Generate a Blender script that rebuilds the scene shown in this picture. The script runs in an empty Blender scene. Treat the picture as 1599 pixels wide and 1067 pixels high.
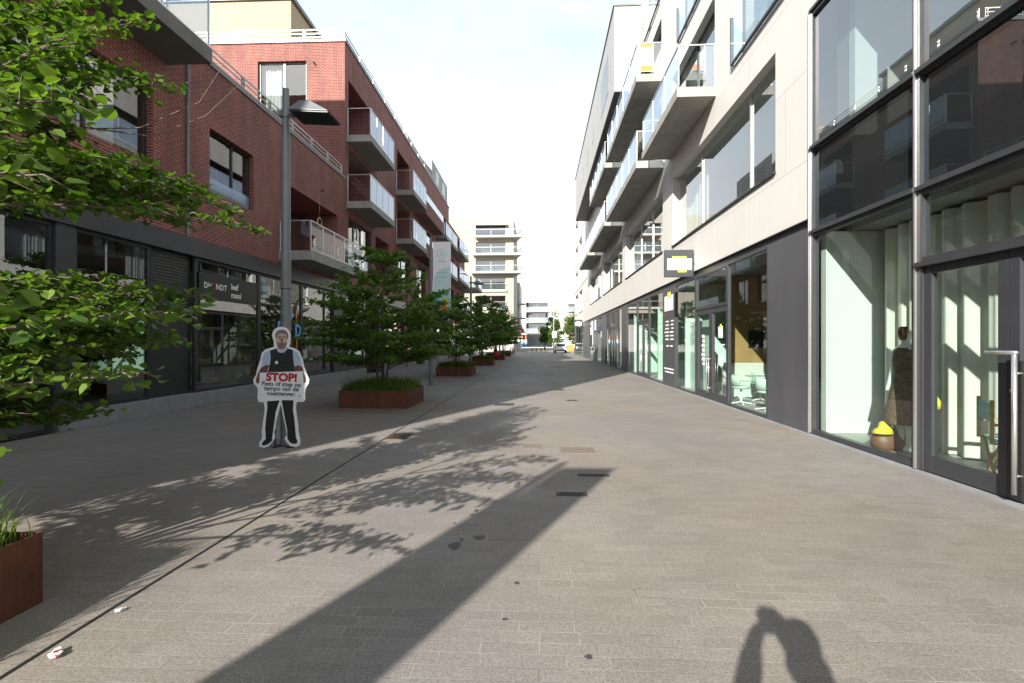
import bpy, bmesh, math, random
from math import sin, cos, pi, radians
from mathutils import Vector, Matrix, noise as mnoise
S = bpy.context.scene
COL = S.collection
rnd = random.Random(7)

# ------------------------------------------------------------------ helpers
def tag(o, label=None, cat=None, group=None, kind=None):
    if label: o['label'] = label
    if cat: o['category'] = cat
    if group: o['group'] = group
    if kind: o['kind'] = kind
    return o

def empty(name, loc=(0, 0, 0), rz=0.0):
    o = bpy.data.objects.new(name, None)
    o.empty_display_size = 0.3
    COL.objects.link(o)
    o.location = loc
    o.rotation_euler = (0, 0, rz)
    return o

def kids(o):
    return [c for c in bpy.data.objects if c.parent is o]

def copy_tree(o, parent=None):
    c = o.copy()
    COL.objects.link(c)
    if parent: c.parent = parent
    for ch in kids(o):
        copy_tree(ch, c)
    return c

class MB:
    def __init__(s):
        s.v = []; s.f = []; s.m = []; s.mi = 0
    def add(s, vs, fs):
        b = len(s.v)
        s.v += [tuple(p) for p in vs]
        s.f += [tuple(b + i for i in f) for f in fs]
        s.m += [s.mi] * len(fs)
    def quad(s, a, b, c, d):
        s.add([a, b, c, d], [(0, 1, 2, 3)])
    def hexa(s, p):
        s.add(p, [(0, 3, 2, 1), (4, 5, 6, 7), (0, 1, 5, 4), (1, 2, 6, 5), (2, 3, 7, 6), (3, 0, 4, 7)])
    def box(s, x0, x1, y0, y1, z0, z1):
        s.hexa([(x0, y0, z0), (x1, y0, z0), (x1, y1, z0), (x0, y1, z0), (x0, y0, z1), (x1, y0, z1), (x1, y1, z1), (x0, y1, z1)])
    def fbox(s, F, u0, u1, d0, d1, z0, z1):
        s.hexa([F(u0, d0, z0), F(u1, d0, z0), F(u1, d1, z0), F(u0, d1, z0), F(u0, d0, z1), F(u1, d0, z1), F(u1, d1, z1), F(u0, d1, z1)])
    def bar(s, a, b, w, h=None, up=(0, 0, 1)):
        h = h or w
        a = Vector(a); b = Vector(b); t = (b - a).normalized()
        u = Vector(up)
        if abs(t.dot(u)) > .98: u = Vector((0, 1, 0))
        r = t.cross(u).normalized() * (w / 2); q = r.cross(t).normalized() * (h / 2)
        s.hexa([a - r - q, a + r - q, b + r - q, b - r - q, a - r + q, a + r + q, b + r + q, b - r + q])
    def tube(s, pts, rad, n=8, cap=True):
        pts = [Vector(p) for p in pts]
        if not isinstance(rad, (list, tuple)): rad = [rad] * len(pts)
        rings = []; prev = None
        for i, p in enumerate(pts):
            t = (pts[min(i + 1, len(pts) - 1)] - pts[max(i - 1, 0)])
            if t.length < 1e-9: t = Vector((0, 0, 1))
            t.normalize()
            ref = prev if prev is not None else (Vector((1, 0, 0)) if abs(t.x) < .9 else Vector((0, 1, 0)))
            x = (ref - t * ref.dot(t)).normalized(); prev = x
            y = t.cross(x)
            rings.append([p + (x * cos(2 * pi * k / n) + y * sin(2 * pi * k / n)) * rad[i] for k in range(n)])
        vs = [q for r in rings for q in r]; fs = []
        for i in range(len(pts) - 1):
            for k in range(n):
                k2 = (k + 1) % n
                fs.append((i * n + k, i * n + k2, (i + 1) * n + k2, (i + 1) * n + k))
        if cap:
            fs.append(tuple(reversed(range(n)))); fs.append(tuple((len(pts) - 1) * n + k for k in range(n)))
        s.add(vs, fs)
    def loft(s, rings, n=20, cap=True):      # rings: (cx,cy,z,rx,ry)
        vs = []; fs = []
        for (cx, cy, z, rx, ry) in rings:
            vs += [(cx + rx * cos(2 * pi * k / n), cy + ry * sin(2 * pi * k / n), z) for k in range(n)]
        for i in range(len(rings) - 1):
            for k in range(n):
                k2 = (k + 1) % n
                fs.append((i * n + k, i * n + k2, (i + 1) * n + k2, (i + 1) * n + k))
        if cap:
            fs.append(tuple(reversed(range(n)))); fs.append(tuple((len(rings) - 1) * n + k for k in range(n)))
        s.add(vs, fs)
    def prism(s, poly, fn, d0, d1):          # poly 2D, fn(a,b,d)->xyz
        n = len(poly)
        vs = [fn(a, b, d0) for a, b in poly] + [fn(a, b, d1) for a, b in poly]
        fs = [tuple(reversed(range(n))), tuple(range(n, 2 * n))]
        for i in range(n):
            j = (i + 1) % n
            fs.append((i, j, n + j, n + i))
        s.add(vs, fs)
    def ring(s, c, ax1, ax2, R, r, n=20, m=6):
        c = Vector(c); a = Vector(ax1).normalized(); b = Vector(ax2).normalized(); nn = a.cross(b)
        vs = []; fs = []
        for i in range(n):
            t = 2 * pi * i / n; d = a * cos(t) + b * sin(t)
            for j in range(m):
                q = 2 * pi * j / m
                vs.append(c + d * (R + r * cos(q)) + nn * (r * sin(q)))
        for i in range(n):
            for j in range(m):
                i2 = (i + 1) % n; j2 = (j + 1) % m
                fs.append((i * m + j, i2 * m + j, i2 * m + j2, i * m + j2))
        s.add(vs, fs)
    def build(s, name, mat, parent=None, smooth=False, bevel=0.0, fix=True, autos=False):
        me = bpy.data.meshes.new(name)
        me.from_pydata(s.v, [], s.f)
        mats = mat if isinstance(mat, (list, tuple)) else [mat]
        for m_ in mats: me.materials.append(m_)
        if len(mats) > 1: me.polygons.foreach_set('material_index', s.m)
        if fix:
            bm = bmesh.new(); bm.from_mesh(me)
            bmesh.ops.recalc_face_normals(bm, faces=bm.faces)
            bm.to_mesh(me); bm.free()
        if smooth: me.polygons.foreach_set('use_smooth', [True] * len(me.polygons))
        me.update()
        o = bpy.data.objects.new(name, me)
        COL.objects.link(o)
        if parent: o.parent = parent
        if bevel > 0:
            b = o.modifiers.new('bevel', 'BEVEL'); b.width = bevel; b.segments = 2; b.limit_method = 'ANGLE'; b.angle_limit = radians(40)
        return o

# ------------------------------------------------------------------ materials
def newmat(name):
    m = bpy.data.materials.new(name); m.use_nodes = True
    nt = m.node_tree
    return m, nt, nt.nodes['Principled BSDF'], nt.nodes, nt.links

def N(nt, t, **kw):
    n = nt.nodes.new(t)
    for k, v in kw.items(): setattr(n, k, v)
    return n

def mixc(nt, fac, a, b, mode='MIX'):
    n = nt.nodes.new('ShaderNodeMix'); n.data_type = 'RGBA'; n.blend_type = mode
    def put(sock, v):
        if isinstance(v, (tuple, list)): sock.default_value = (*v[:3], 1)
        elif isinstance(v, (int, float)): sock.default_value = v
        else: nt.links.new(v, sock)
    put(n.inputs[0], fac); put(n.inputs[6], a); put(n.inputs[7], b)
    return n.outputs[2]

def math_(nt, op, a, b=0.0, c=None):
    n = nt.nodes.new('ShaderNodeMath'); n.operation = op
    for i, v in enumerate((a, b, c)):
        if v is None: continue
        if isinstance(v, (int, float)): n.inputs[i].default_value = v
        else: nt.links.new(v, n.inputs[i])
    return n.outputs[0]

def ramp(nt, src, stops):
    n = nt.nodes.new('ShaderNodeValToRGB')
    nt.links.new(src, n.inputs[0])
    e = n.color_ramp.elements
    while len(e) < len(stops): e.new(0.5)
    for i, (p, c) in enumerate(stops):
        e[i].position = p
        e[i].color = (c, c, c, 1) if isinstance(c, (int, float)) else (*c, 1)
    return n.outputs[0]

def objco(nt): return N(nt, 'ShaderNodeTexCoord').outputs['Object']

def noise(nt, scale, detail=4, rough=.6, vec=None, dist=0.0):
    n = N(nt, 'ShaderNodeTexNoise'); n.inputs['Scale'].default_value = scale
    n.inputs['Detail'].default_value = detail; n.inputs['Roughness'].default_value = rough
    n.inputs['Distortion'].default_value = dist
    nt.links.new(vec if vec is not None else objco(nt), n.inputs['Vector'])
    return n.outputs[0]

def mapping(nt, vec, sc=(1, 1, 1), rot=(0, 0, 0)):
    n = N(nt, 'ShaderNodeMapping'); nt.links.new(vec, n.inputs[0])
    n.inputs['Scale'].default_value = sc; n.inputs['Rotation'].default_value = rot
    return n.outputs[0]

def simple(name, col, rough=.6, metal=0.0, var=.12, nscale=6, bump=0.0, bscale=60, spec=.5, streak=False):
    m, nt, p, ns, L = newmat(name)
    vec = objco(nt)
    if streak: vec = mapping(nt, vec, (1, 1, .15))
    f = ramp(nt, noise(nt, nscale, 5, .65, vec), [(.3, 0.0), (.7, 1.0)])
    c = mixc(nt, f, tuple(x * (1 - var) for x in col), tuple(min(1, x * (1 + var)) for x in col))
    if name == 'rusted steel':
        c = mixc(nt, ramp(nt, noise(nt, 9, 5, .7, mapping(nt, objco(nt), (1, 1, .1))), [(.4, 0.0), (.7, .8)]), c, (.055, .026, .018))
    L.new(c, p.inputs['Base Color'])
    p.inputs['Roughness'].default_value = rough; p.inputs['Metallic'].default_value = metal
    p.inputs['Specular IOR Level'].default_value = spec
    if bump > 0:
        b = N(nt, 'ShaderNodeBump'); b.inputs['Strength'].default_value = bump; b.inputs['Distance'].default_value = .01
        L.new(noise(nt, bscale, 4), b.inputs['Height']); L.new(b.outputs[0], p.inputs['Normal'])
    return m

def glass(name, tint=(.86, .93, .9), ior=1.9, rough=0.0, body=None, wav=.0, gcol=(.95, .97, 1)):
    m, nt, p, ns, L = newmat(name)
    ns.remove(p)
    out = ns['Material Output']
    t = N(nt, 'ShaderNodeBsdfTransparent'); t.inputs[0].default_value = (*tint, 1)
    g = N(nt, 'ShaderNodeBsdfGlossy'); g.inputs['Roughness'].default_value = rough; g.inputs[0].default_value = (*gcol, 1)
    lw = N(nt, 'ShaderNodeLayerWeight'); lw.inputs[0].default_value = .5
    f0 = ((ior - 1) / (ior + 1)) ** 2
    fr = math_(nt, 'MULTIPLY_ADD', math_(nt, 'POWER', lw.outputs['Facing'], 4.5), 1 - f0, f0)
    b = N(nt, 'ShaderNodeBump'); b.inputs['Strength'].default_value = wav; b.inputs['Distance'].default_value = .02
    if wav > 0:
        L.new(noise(nt, .9, 2), b.inputs['Height']); L.new(b.outputs[0], g.inputs['Normal'])
    base = t.outputs[0]
    if body:
        dd = N(nt, 'ShaderNodeBsdfDiffuse'); dd.inputs[0].default_value = (*body[0], 1)
        mx0 = N(nt, 'ShaderNodeMixShader'); mx0.inputs[0].default_value = body[1]
        L.new(base, mx0.inputs[1]); L.new(dd.outputs[0], mx0.inputs[2]); base = mx0.outputs[0]
    mx = N(nt, 'ShaderNodeMixShader')
    L.new(fr, mx.inputs[0]); L.new(base, mx.inputs[1]); L.new(g.outputs[0], mx.inputs[2])
    L.new(mx.outputs[0], out.inputs[0])
    return m

def brickmat(name, c1, c2, mortar, bw=.215, rh=.066, ms=.007):
    m, nt, p, ns, L = newmat(name)
    sx = N(nt, 'ShaderNodeSeparateXYZ'); L.new(objco(nt), sx.inputs[0])
    cx = N(nt, 'ShaderNodeCombineXYZ')
    L.new(math_(nt, 'ADD', sx.outputs[0], sx.outputs[1]), cx.inputs[0]); L.new(sx.outputs[2], cx.inputs[1])
    b = N(nt, 'ShaderNodeTexBrick'); L.new(cx.outputs[0], b.inputs['Vector'])
    b.inputs['Scale'].default_value = 1; b.inputs['Brick Width'].default_value = bw; b.inputs['Row Height'].default_value = rh
    b.inputs['Mortar Size'].default_value = ms; b.inputs['Mortar Smooth'].default_value = .3; b.inputs['Bias'].default_value = -.1
    b.inputs['Color1'].default_value = (*c1, 1); b.inputs['Color2'].default_value = (*c2, 1); b.inputs['Mortar'].default_value = (*mortar, 1)
    big = ramp(nt, noise(nt, .6, 6, .7), [(.3, .78), (.7, 1.15)])
    col = mixc(nt, 1.0, b.outputs[0], big, 'MULTIPLY')
    st = ramp(nt, noise(nt, 2.2, 5, .7, mapping(nt, objco(nt), (1, 1, .12))), [(.35, .80), (.55, 1.03), (.75, 1.08)])
    col = mixc(nt, 1.0, col, st, 'MULTIPLY')
    bl = ramp(nt, noise(nt, .9, 6, .75), [(.60, 0.0), (.75, .16)])
    col = mixc(nt, bl, col, (.36, .27, .23))
    L.new(col, p.inputs['Base Color']); p.inputs['Roughness'].default_value = .82
    bp = N(nt, 'ShaderNodeBump'); bp.inputs['Strength'].default_value = .6; bp.inputs['Distance'].default_value = .006
    L.new(math_(nt, 'SUBTRACT', 1.0, b.outputs['Fac']), bp.inputs['Height']); L.new(bp.outputs[0], p.inputs['Normal'])
    return m

def cladding(name, col, joint, pw, ph, jw=.012, var=.04, rough=.55, offset=0.0):
    m, nt, p, ns, L = newmat(name)
    sx = N(nt, 'ShaderNodeSeparateXYZ'); L.new(objco(nt), sx.inputs[0])
    cx = N(nt, 'ShaderNodeCombineXYZ')
    L.new(math_(nt, 'ADD', sx.outputs[0], sx.outputs[1]), cx.inputs[0]); L.new(sx.outputs[2], cx.inputs[1])
    b = N(nt, 'ShaderNodeTexBrick'); L.new(cx.outputs[0], b.inputs['Vector']); b.offset = offset
    b.inputs['Scale'].default_value = 1; b.inputs['Brick Width'].default_value = pw; b.inputs['Row Height'].default_value = ph
    b.inputs['Mortar Size'].default_value = jw; b.inputs['Mortar Smooth'].default_value = 0
    b.inputs['Color1'].default_value = (*[c * (1 - var) for c in col], 1); b.inputs['Color2'].default_value = (*[min(1, c * (1 + var)) for c in col], 1)
    b.inputs['Mortar'].default_value = (*joint, 1)
    st = ramp(nt, noise(nt, 1.4, 6, .7, mapping(nt, objco(nt), (1, 1, .2))), [(.3, .93), (.7, 1.03)])
    L.new(mixc(nt, 1.0, b.outputs[0], st, 'MULTIPLY'), p.inputs['Base Color']); p.inputs['Roughness'].default_value = rough
    return m

def leafmat(name, dark, light, trans=.35):
    m, nt, p, ns, L = newmat(name)
    g = N(nt, 'ShaderNodeNewGeometry')
    c = mixc(nt, g.outputs['Random Per Island'], dark, light)
    c = mixc(nt, ramp(nt, noise(nt, 1.6, 3), [(.35, 0.0), (.65, .6)]), c, tuple(x * .6 for x in dark))
    L.new(c, p.inputs['Base Color']); p.inputs['Roughness'].default_value = .42; p.inputs['Specular IOR Level'].default_value = .45
    t = N(nt, 'ShaderNodeBsdfTranslucent')
    L.new(mixc(nt, 1.0, c, (1.5, 1.7, .55), 'MULTIPLY'), t.inputs[0])
    mx = N(nt, 'ShaderNodeMixShader'); mx.inputs[0].default_value = trans
    L.new(p.outputs[0], mx.inputs[1]); L.new(t.outputs[0], mx.inputs[2]); L.new(mx.outputs[0], ns['Material Output'].inputs[0])
    return m

def paving():
    m, nt, p, ns, L = newmat('concrete pavers')
    co = objco(nt)
    b = N(nt, 'ShaderNodeTexBrick'); L.new(co, b.inputs['Vector'])
    b.inputs['Scale'].default_value = 1; b.inputs['Brick Width'].default_value = .31; b.inputs['Row Height'].default_value = .105
    b.inputs['Mortar Size'].default_value = .004; b.inputs['Mortar Smooth'].default_value = .5; b.offset = .37; b.offset_frequency = 3; b.squash = .7; b.squash_frequency = 2
    b.inputs['Color1'].default_value = (.206, .188, .166, 1); b.inputs['Color2'].default_value = (.234, .215, .190, 1)
    b.inputs['Mortar'].default_value = (.195, .189, .18, 1)
    grain = ramp(nt, noise(nt, 85, 4, .85), [(.32, .5), (.5, 1.0), (.68, 1.5)])
    grain2 = ramp(nt, noise(nt, 34, 4, .75), [(.3, .84), (.7, 1.16)])
    big = ramp(nt, noise(nt, .35, 6, .65), [(.3, .84), (.7, 1.14)])
    warm = mixc(nt, ramp(nt, noise(nt, .22, 3, .5), [(.4, 0.0), (.6, 1.0)]), (.99, 1, 1.03), (1.05, 1.0, .945))
    c = mixc(nt, 1.0, b.outputs[0], grain, 'MULTIPLY'); c = mixc(nt, 1.0, c, big, 'MULTIPLY'); c = mixc(nt, 1.0, c, warm, 'MULTIPLY'); c = mixc(nt, 1.0, c, grain2, 'MULTIPLY')
    jn = ramp(nt, noise(nt, 2.3, 3, .7), [(.30, 0.0), (.40, .35), (.56, 1.0)])
    joint = mixc(nt, jn, (.085, .08, .074), (.325, .305, .275))
    jvis = ramp(nt, noise(nt, 1.1, 5, .75, mapping(nt, co, (.5, 1.6, 1))), [(.34, .12), (.56, 1.0)])
    c2 = mixc(nt, math_(nt, 'MULTIPLY', b.outputs['Fac'], jvis), c, joint)
    # tyre dirt, gum spots
    v = N(nt, 'ShaderNodeTexVoronoi'); v.inputs['Scale'].default_value = 1.5; L.new(co, v.inputs['Vector'])
    sp = ramp(nt, v.outputs['Distance'], [(.012, .55), (.022, 1.0)])
    c2 = mixc(nt, 1.0, c2, sp, 'MULTIPLY')
    L.new(c2, p.inputs['Base Color']); p.inputs['Roughness'].default_value = .72; p.inputs['Specular IOR Level'].default_value = .35
    L.new(ramp(nt, noise(nt, .8, 5), [(.3, .58), (.7, .82)]), p.inputs['Roughness'])
    bp = N(nt, 'ShaderNodeBump'); bp.inputs['Strength'].default_value = .35; bp.inputs['Distance'].default_value = .004
    hh = math_(nt, 'SUBTRACT', noise(nt, 160, 3, .7), math_(nt, 'MULTIPLY', b.outputs['Fac'], .8))
    L.new(hh, bp.inputs['Height']); L.new(bp.outputs[0], p.inputs['Normal'])
    return m

M = dict(
    paving=paving(),
    brick=brickmat('red brick', (.25, .060, .046), (.175, .043, .037), (.40, .30, .25)),
    brick2=brickmat('red brick far', (.27, .075, .055), (.20, .052, .042), (.30, .2, .17)),
    white=cladding('white facade panels', (.70, .685, .645), (.42, .41, .385), 3.35, 1.6, .006, .015, offset=.5),
    cream=simple('cream render', (.42, .33, .215), .8, var=.04, nscale=1.5),
    endwall=simple('warm cream render', (.36, .325, .26), .8, var=.05, nscale=1.0),
    whitefar=simple('white render', (.52, .495, .44), .8, var=.04, nscale=1.5),
    white2=simple('pale stone render', (.70, .675, .61), .8, var=.05, nscale=1.5),
    metalclad=cladding('grey metal cladding', (.42, .41, .38), (.22, .21, .20), .62, 40, .012, .04, .45),
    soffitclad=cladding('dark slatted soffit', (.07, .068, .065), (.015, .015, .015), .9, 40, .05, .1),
    greyclad=simple('grey render', (.36, .35, .33), .8, var=.06),
    anth=simple('anthracite metal', (.042, .044, .050), .38, .0, .12, 3, spec=.5),
    anthpanel=simple('anthracite panels', (.075, .077, .086), .42, .0, .12, 1.6, streak=True),
    dark=simple('dark frame', (.022, .023, .026), .4, 0, .2),
    alu=simple('brushed aluminium', (.62, .62, .61), .32, .85, .06, 20),
    steel=simple('galvanised steel', (.50, .50, .49), .42, .6, .08, 14),
    pole=simple('grey lamp paint', (.17, .185, .20), .42, .15, .10, 5),
    conc=simple('concrete slab', (.33, .32, .295), .8, 0, .18, 2.2, .12, 40),
    concd=simple('dark concrete slab', (.16, .155, .145), .85, 0, .15, 2, .1, 40),
    stone=simple('blue stone', (.26, .265, .27), .65, 0, .15, 3, .1, 60),
    corten=simple('rusted steel', (.135, .044, .022), .8, .1, .35, 7, .15, 50),
    soil=simple('soil', (.05, .035, .022), .95, 0, .3, 20, .5, 30),
    bark=simple('grey brown bark', (.15, .115, .085), .85, 0, .35, 25, .5, 40),
    glass=glass('shop glass', (.80, .91, .86), 1.75),
    glassdk=glass('dark shop glass', (.62, .68, .62), 2.9),
    glassup=glass('apartment glass', (.66, .74, .73), 3.0, wav=.03),
    spandrel=glass('dark spandrel glass', (.3, .3, .3), 2.1, gcol=(.62, .8, .82), body=((.02, .024, .026), .85)),
    balglass=glass('balustrade glass', (.86, .93, .95), 1.75),
    skyfrost=glass('frosted glass with painted sky', (.9, .95, 1), 2.2, .02, body=((.46, .62, .85), .42), gcol=(.80, .90, 1.0)),  # blue body and gloss tint imitate the sky reflected in the panels
    intw=simple('interior white wall', (.62, .64, .61), .85, var=.02),
    mint=simple('mint interior wall', (.62, .76, .67), .85, var=.03),
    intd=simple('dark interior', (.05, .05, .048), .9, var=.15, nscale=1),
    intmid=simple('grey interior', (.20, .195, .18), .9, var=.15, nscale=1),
    glowback=simple('painted olive glow', (.46, .44, .33), .85, var=.08),  # olive tone imitates the glow inside the left shop
    wood=simple('plywood wall', (.36, .22, .09), .6, 0, .18, 2.0, streak=True),
    woodl=simple('light wood', (.52, .33, .14), .5, 0, .15, 12),
    floorint=simple('interior floor', (.40, .40, .37), .5, 0, .1, 3),
    curtain=simple('cream curtain', (.62, .60, .55), .9, 0, .04, 3),
    curtainw=simple('white net curtain', (.72, .71, .68), .9, 0, .03, 3),
    black=simple('black plastic', (.014, .014, .015), .45, 0, .2),
    whitep=simple('white plastic', (.78, .78, .77), .4, 0, .03),
    print_white=simple('printed white', (.94, .94, .94), .55, 0, .01),
    red=simple('printed red', (.50, .012, .03), .5, 0, .03),
    navy=simple('printed navy', (.012, .016, .045), .5, 0, .05),
    vest=simple('printed black cloth', (.014, .015, .018), .6, 0, .5, 18),
    trouser=simple('printed dark trousers', (.012, .013, .016), .6, 0, .5, 10),
    shirt=simple('printed light blue shirt', (.48, .60, .80), .6, 0, .2, 15),
    skin=simple('printed skin', (.72, .45, .35), .6, 0, .15, 20),
    tattoo=simple('printed tattooed skin', (.17, .075, .06), .6, 0, .5, 30),
    hairg=simple('printed grey hair', (.17, .16, .155), .6, 0, .5, 40),
    beard=simple('printed grey beard', (.22, .18, .16), .6, 0, .5, 40),
    yellow=simple('yellow', (.72, .58, .05), .6, 0, .05),
    lime=simple('lime yellow', (.70, .76, .06), .5, 0, .05),
    tintf=simple('glass tinted furniture', (.60, .72, .64), .5, 0, .06),  # mint is the green cast of the shop glass put into the colour
    lblue=simple('pale blue cloth', (.45, .66, .70), .8, 0, .08),
    blue=simple('print blue', (.05, .28, .66), .5, 0, .05),
    skyblue=simple('print sky blue', (.16, .46, .80), .5, 0, .05),
    orange=simple('print orange', (.80, .22, .05), .5, 0, .05),
    teal=simple('print teal', (.28, .66, .64), .5, 0, .05),
    paleteal=simple('print pale teal', (.62, .80, .80), .5, 0, .03),
    brownlea=simple('brown leather', (.16, .07, .035), .5, 0, .2),
    bronze=simple('bronze mosaic', (.16, .09, .06), .3, .6, .8, 45),
    manneq=simple('mannequin white', (.66, .68, .66), .35, 0, .03),
    dress=simple('brown patterned dress', (.15, .10, .062), .8, 0, .6, 26),
    plant=leafmat('indoor plant', (.02, .05, .015), (.05, .10, .03)),
    leafn=leafmat('leaves near', (.052, .112, .017), (.165, .25, .038), .45),
    leaf=leafmat('leaves', (.065, .145, .024), (.18, .285, .045), .48),
    leaff=leafmat('leaves far', (.05, .10, .02), (.16, .24, .045), .30),
    grass=leafmat('grass blades', (.10, .19, .02), (.24, .33, .05), .35),
    rubber=simple('rubber', (.02, .02, .02), .8),
    carwhite=simple('white car paint', (.78, .78, .78), .25, 0, .01),
    carglass=simple('car glass', (.02, .024, .028), .08, 0, .1),
    redl=simple('red lens', (.45, .01, .01), .2),
    iron=simple('cast iron', (.045, .04, .036), .6, .4, .3, 30, .4, 90),
    rustiron=simple('rusty grate', (.12, .065, .035), .7, .3, .35, 30, .4, 90),
    patch=simple('reddish paver patch', (.175, .14, .115), .8, 0, .15, 9, .2, 120),
    stain=simple('dark stain', (.05, .048, .045), .6, 0, .25, 20),
    drain=simple('drain slot', (.012, .012, .012), .7),
    litter=simple('crumpled paper', (.70, .68, .66), .8, 0, .08, 30),
    jacket=simple('dark jacket', (.05, .05, .06), .8),
    skinr=simple('skin', (.48, .28, .20), .55),
    gold=simple('gold ring', (.50, .38, .16), .4, .6),
    vase=simple('stoneware', (.34, .30, .25), .5, 0, .2, 8),
    vaseb=simple('dark glassware', (.05, .07, .09), .2, 0, .2, 8),
    capcol=simple('roof flashing', (.20, .20, .20), .5, .4),
)

# ------------------------------------------------------------------ facade pieces
def wall_holes(mb, F, u0, u1, z0, z1, holes):
    """holes: (ua,ub,za,zb,depth): outer skin with openings and their reveals"""
    us = sorted({u0, u1, *[h[0] for h in holes], *[h[1] for h in holes]})
    zs = sorted({z0, z1, *[h[2] for h in holes], *[h[3] for h in holes]})
    us = [u for u in us if u0 <= u <= u1]; zs = [z for z in zs if z0 <= z <= z1]
    for i in range(len(us) - 1):
        for j in range(len(zs) - 1):
            cu = (us[i] + us[i + 1]) / 2; cz = (zs[j] + zs[j + 1]) / 2
            if any(h[0] < cu < h[1] and h[2] < cz < h[3] for h in holes): continue
            mb.quad(F(us[i], 0, zs[j]), F(us[i + 1], 0, zs[j]), F(us[i + 1], 0, zs[j + 1]), F(us[i], 0, zs[j + 1]))
    for (a, b, c, d, dp) in holes:
        mb.quad(F(a, 0, c), F(a, dp, c), F(a, dp, d), F(a, 0, d))
        mb.quad(F(b, 0, c), F(b, 0, d), F(b, dp, d), F(b, dp, c))
        mb.quad(F(a, 0, d), F(a, dp, d), F(b, dp, d), F(b, 0, d))
        mb.quad(F(a, 0, c), F(b, 0, c), F(b, dp, c), F(a, dp, c))

def window(parent, F, u0, u1, z0, z1, d=.16, mull=(), trans=(), fw=.055, fmat=None, pmat=None, name='window', lower=None, fd=.07, sill=None, curt=None, kick=0):
    fmat = fmat or M['anth']; pmat = pmat or M['glassup']
    mb = MB()
    g = .002
    a, b, c, e = u0 + g, u1 - g, z0 + g, z1 - g
    mb.fbox(F, a, a + fw, d, d + fd, c, e); mb.fbox(F, b - fw, b, d, d + fd, c, e)
    vs = [a + fw] + [m for m in sorted(mull)] + [b - fw]
    for m in mull: mb.fbox(F, m - fw / 2, m + fw / 2, d + .002, d + fd, c, e)
    edges = [(a + fw)] + [x for m in sorted(mull) for x in (m - fw / 2, m + fw / 2)] + [b - fw]
    for i in range(0, len(edges), 2):
        p, q = edges[i], edges[i + 1]
        mb.fbox(F, p, q, d + .004, d + fd, c, c + max(fw, kick)); mb.fbox(F, p, q, d + .004, d + fd, e - fw, e)
        for t in trans: mb.fbox(F, p, q, d + .006, d + fd, t - fw / 2, t + fw / 2)
    fr = mb.build(name, fmat, parent)
    for i in range(0, len(edges), 2):
        p, q = edges[i], edges[i + 1]
        pb = MB(); dp = d + fd * .55
        pb.quad(F(p, dp, c + fw), F(q, dp, c + fw), F(q, dp, e - fw), F(p, dp, e - fw))
        pb.build('pane', pmat, fr)
    if lower:
        lb = MB(); lb.quad(F(a + fw, d - .02, z0 + .05), F(b - fw, d - .02, z0 + .05), F(b - fw, d - .02, z0 + lower), F(a + fw, d - .02, z0 + lower))
        lb.build('balustrade_glass', M['skyfrost'], fr)
    if sill:
        sb = MB(); sb.fbox(F, u0 - .02, u1 + .02, -.05, d - .004, z0 - .045, z0 - .003)
        sb.build('sill', sill, fr)
    if curt:
        for (p, q) in curt:
            cb = MB(); n = max(8, int((q - p) / .05)); vs = []
            for i in range(n + 1):
                u = p + (q - p) * i / n
                dd = d + .28 + .035 * sin(i * 1.9) + .02 * sin(i * .7 + 1)
                vs += [F(u, dd, z0), F(u, dd, z1)]
            cb.add(vs, [(2 * i, 2 * i + 2, 2 * i + 3, 2 * i + 1) for i in range(n)])
            cb.build('curtain', M['curtainw'], fr, smooth=True)
    return fr

def balcony(parent, F, u0, u1, proj, zb, th, rail=1.12, npan=4, smat=None, gmat=None, pmat=None, posts=True, side=True, soffit=None, over=0.0):
    smat = smat or M['conc']; fmat_ = gmat or M['skyfrost']; gmat = M['balglass']; pmat = pmat or M['alu']
    s = MB(); s.fbox(F, u0, u1, -proj, -.003, zb, zb + th)
    sl = s.build('balcony', smat, parent)
    if soffit:
        q = MB(); q.fbox(F, u0 + .07, u1 - .07, -proj + .07, -.01, zb - .012, zb - .002); q.build('soffit', soffit, sl)
    fr = MB(); zt = zb + th + rail; r = .035
    fr.fbox(F, u0 + .03, u1 - .03, -proj + .03, -proj + .03 + r, zt - .03, zt)
    if side:
        for uu in (u0 + .03, u1 - .03 - r): fr.fbox(F, uu, uu + r, -proj + .03 + r, -.01, zt - .03, zt)
    pts = [u0 + .03 + (u1 - u0 - .06 - r) * i / npan for i in range(npan + 1)]
    if posts:
        for u in pts: fr.fbox(F, u, u + r, -proj + .031, -proj + .029 + r, zb + th - over, zt - .031)
        for uu in (pts[0], pts[-1]): fr.fbox(F, uu, uu + r, -.012 - r, -.012, zb + th, zt - .031)
    fr.fbox(F, u0 + .03, u1 - .03, -proj + .028, -proj + .032 + r, zb + th + .03, zb + th + .06)
    fr.build('railing', pmat, sl)
    for i in range(npan):
        g = MB(); dd = -proj + .03 + r / 2
        g.quad(F(pts[i] + r, dd, zb + th + .06 - over), F(pts[i + 1], dd, zb + th + .06 - over), F(pts[i + 1], dd, zt - .03), F(pts[i] + r, dd, zt - .03))
        g.build('glass_panel', fmat_, sl)
    if side:
        for uu in (u0 + .03 + r / 2, u1 - .03 - r / 2):
            g = MB(); g.quad(F(uu, -proj + .07, zb + th + .03), F(uu, -.06, zb + th + .03), F(uu, -.06, zt - .03), F(uu, -proj + .07, zt - .03))
            g.build('glass_panel', gmat, sl)
    return sl

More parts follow.
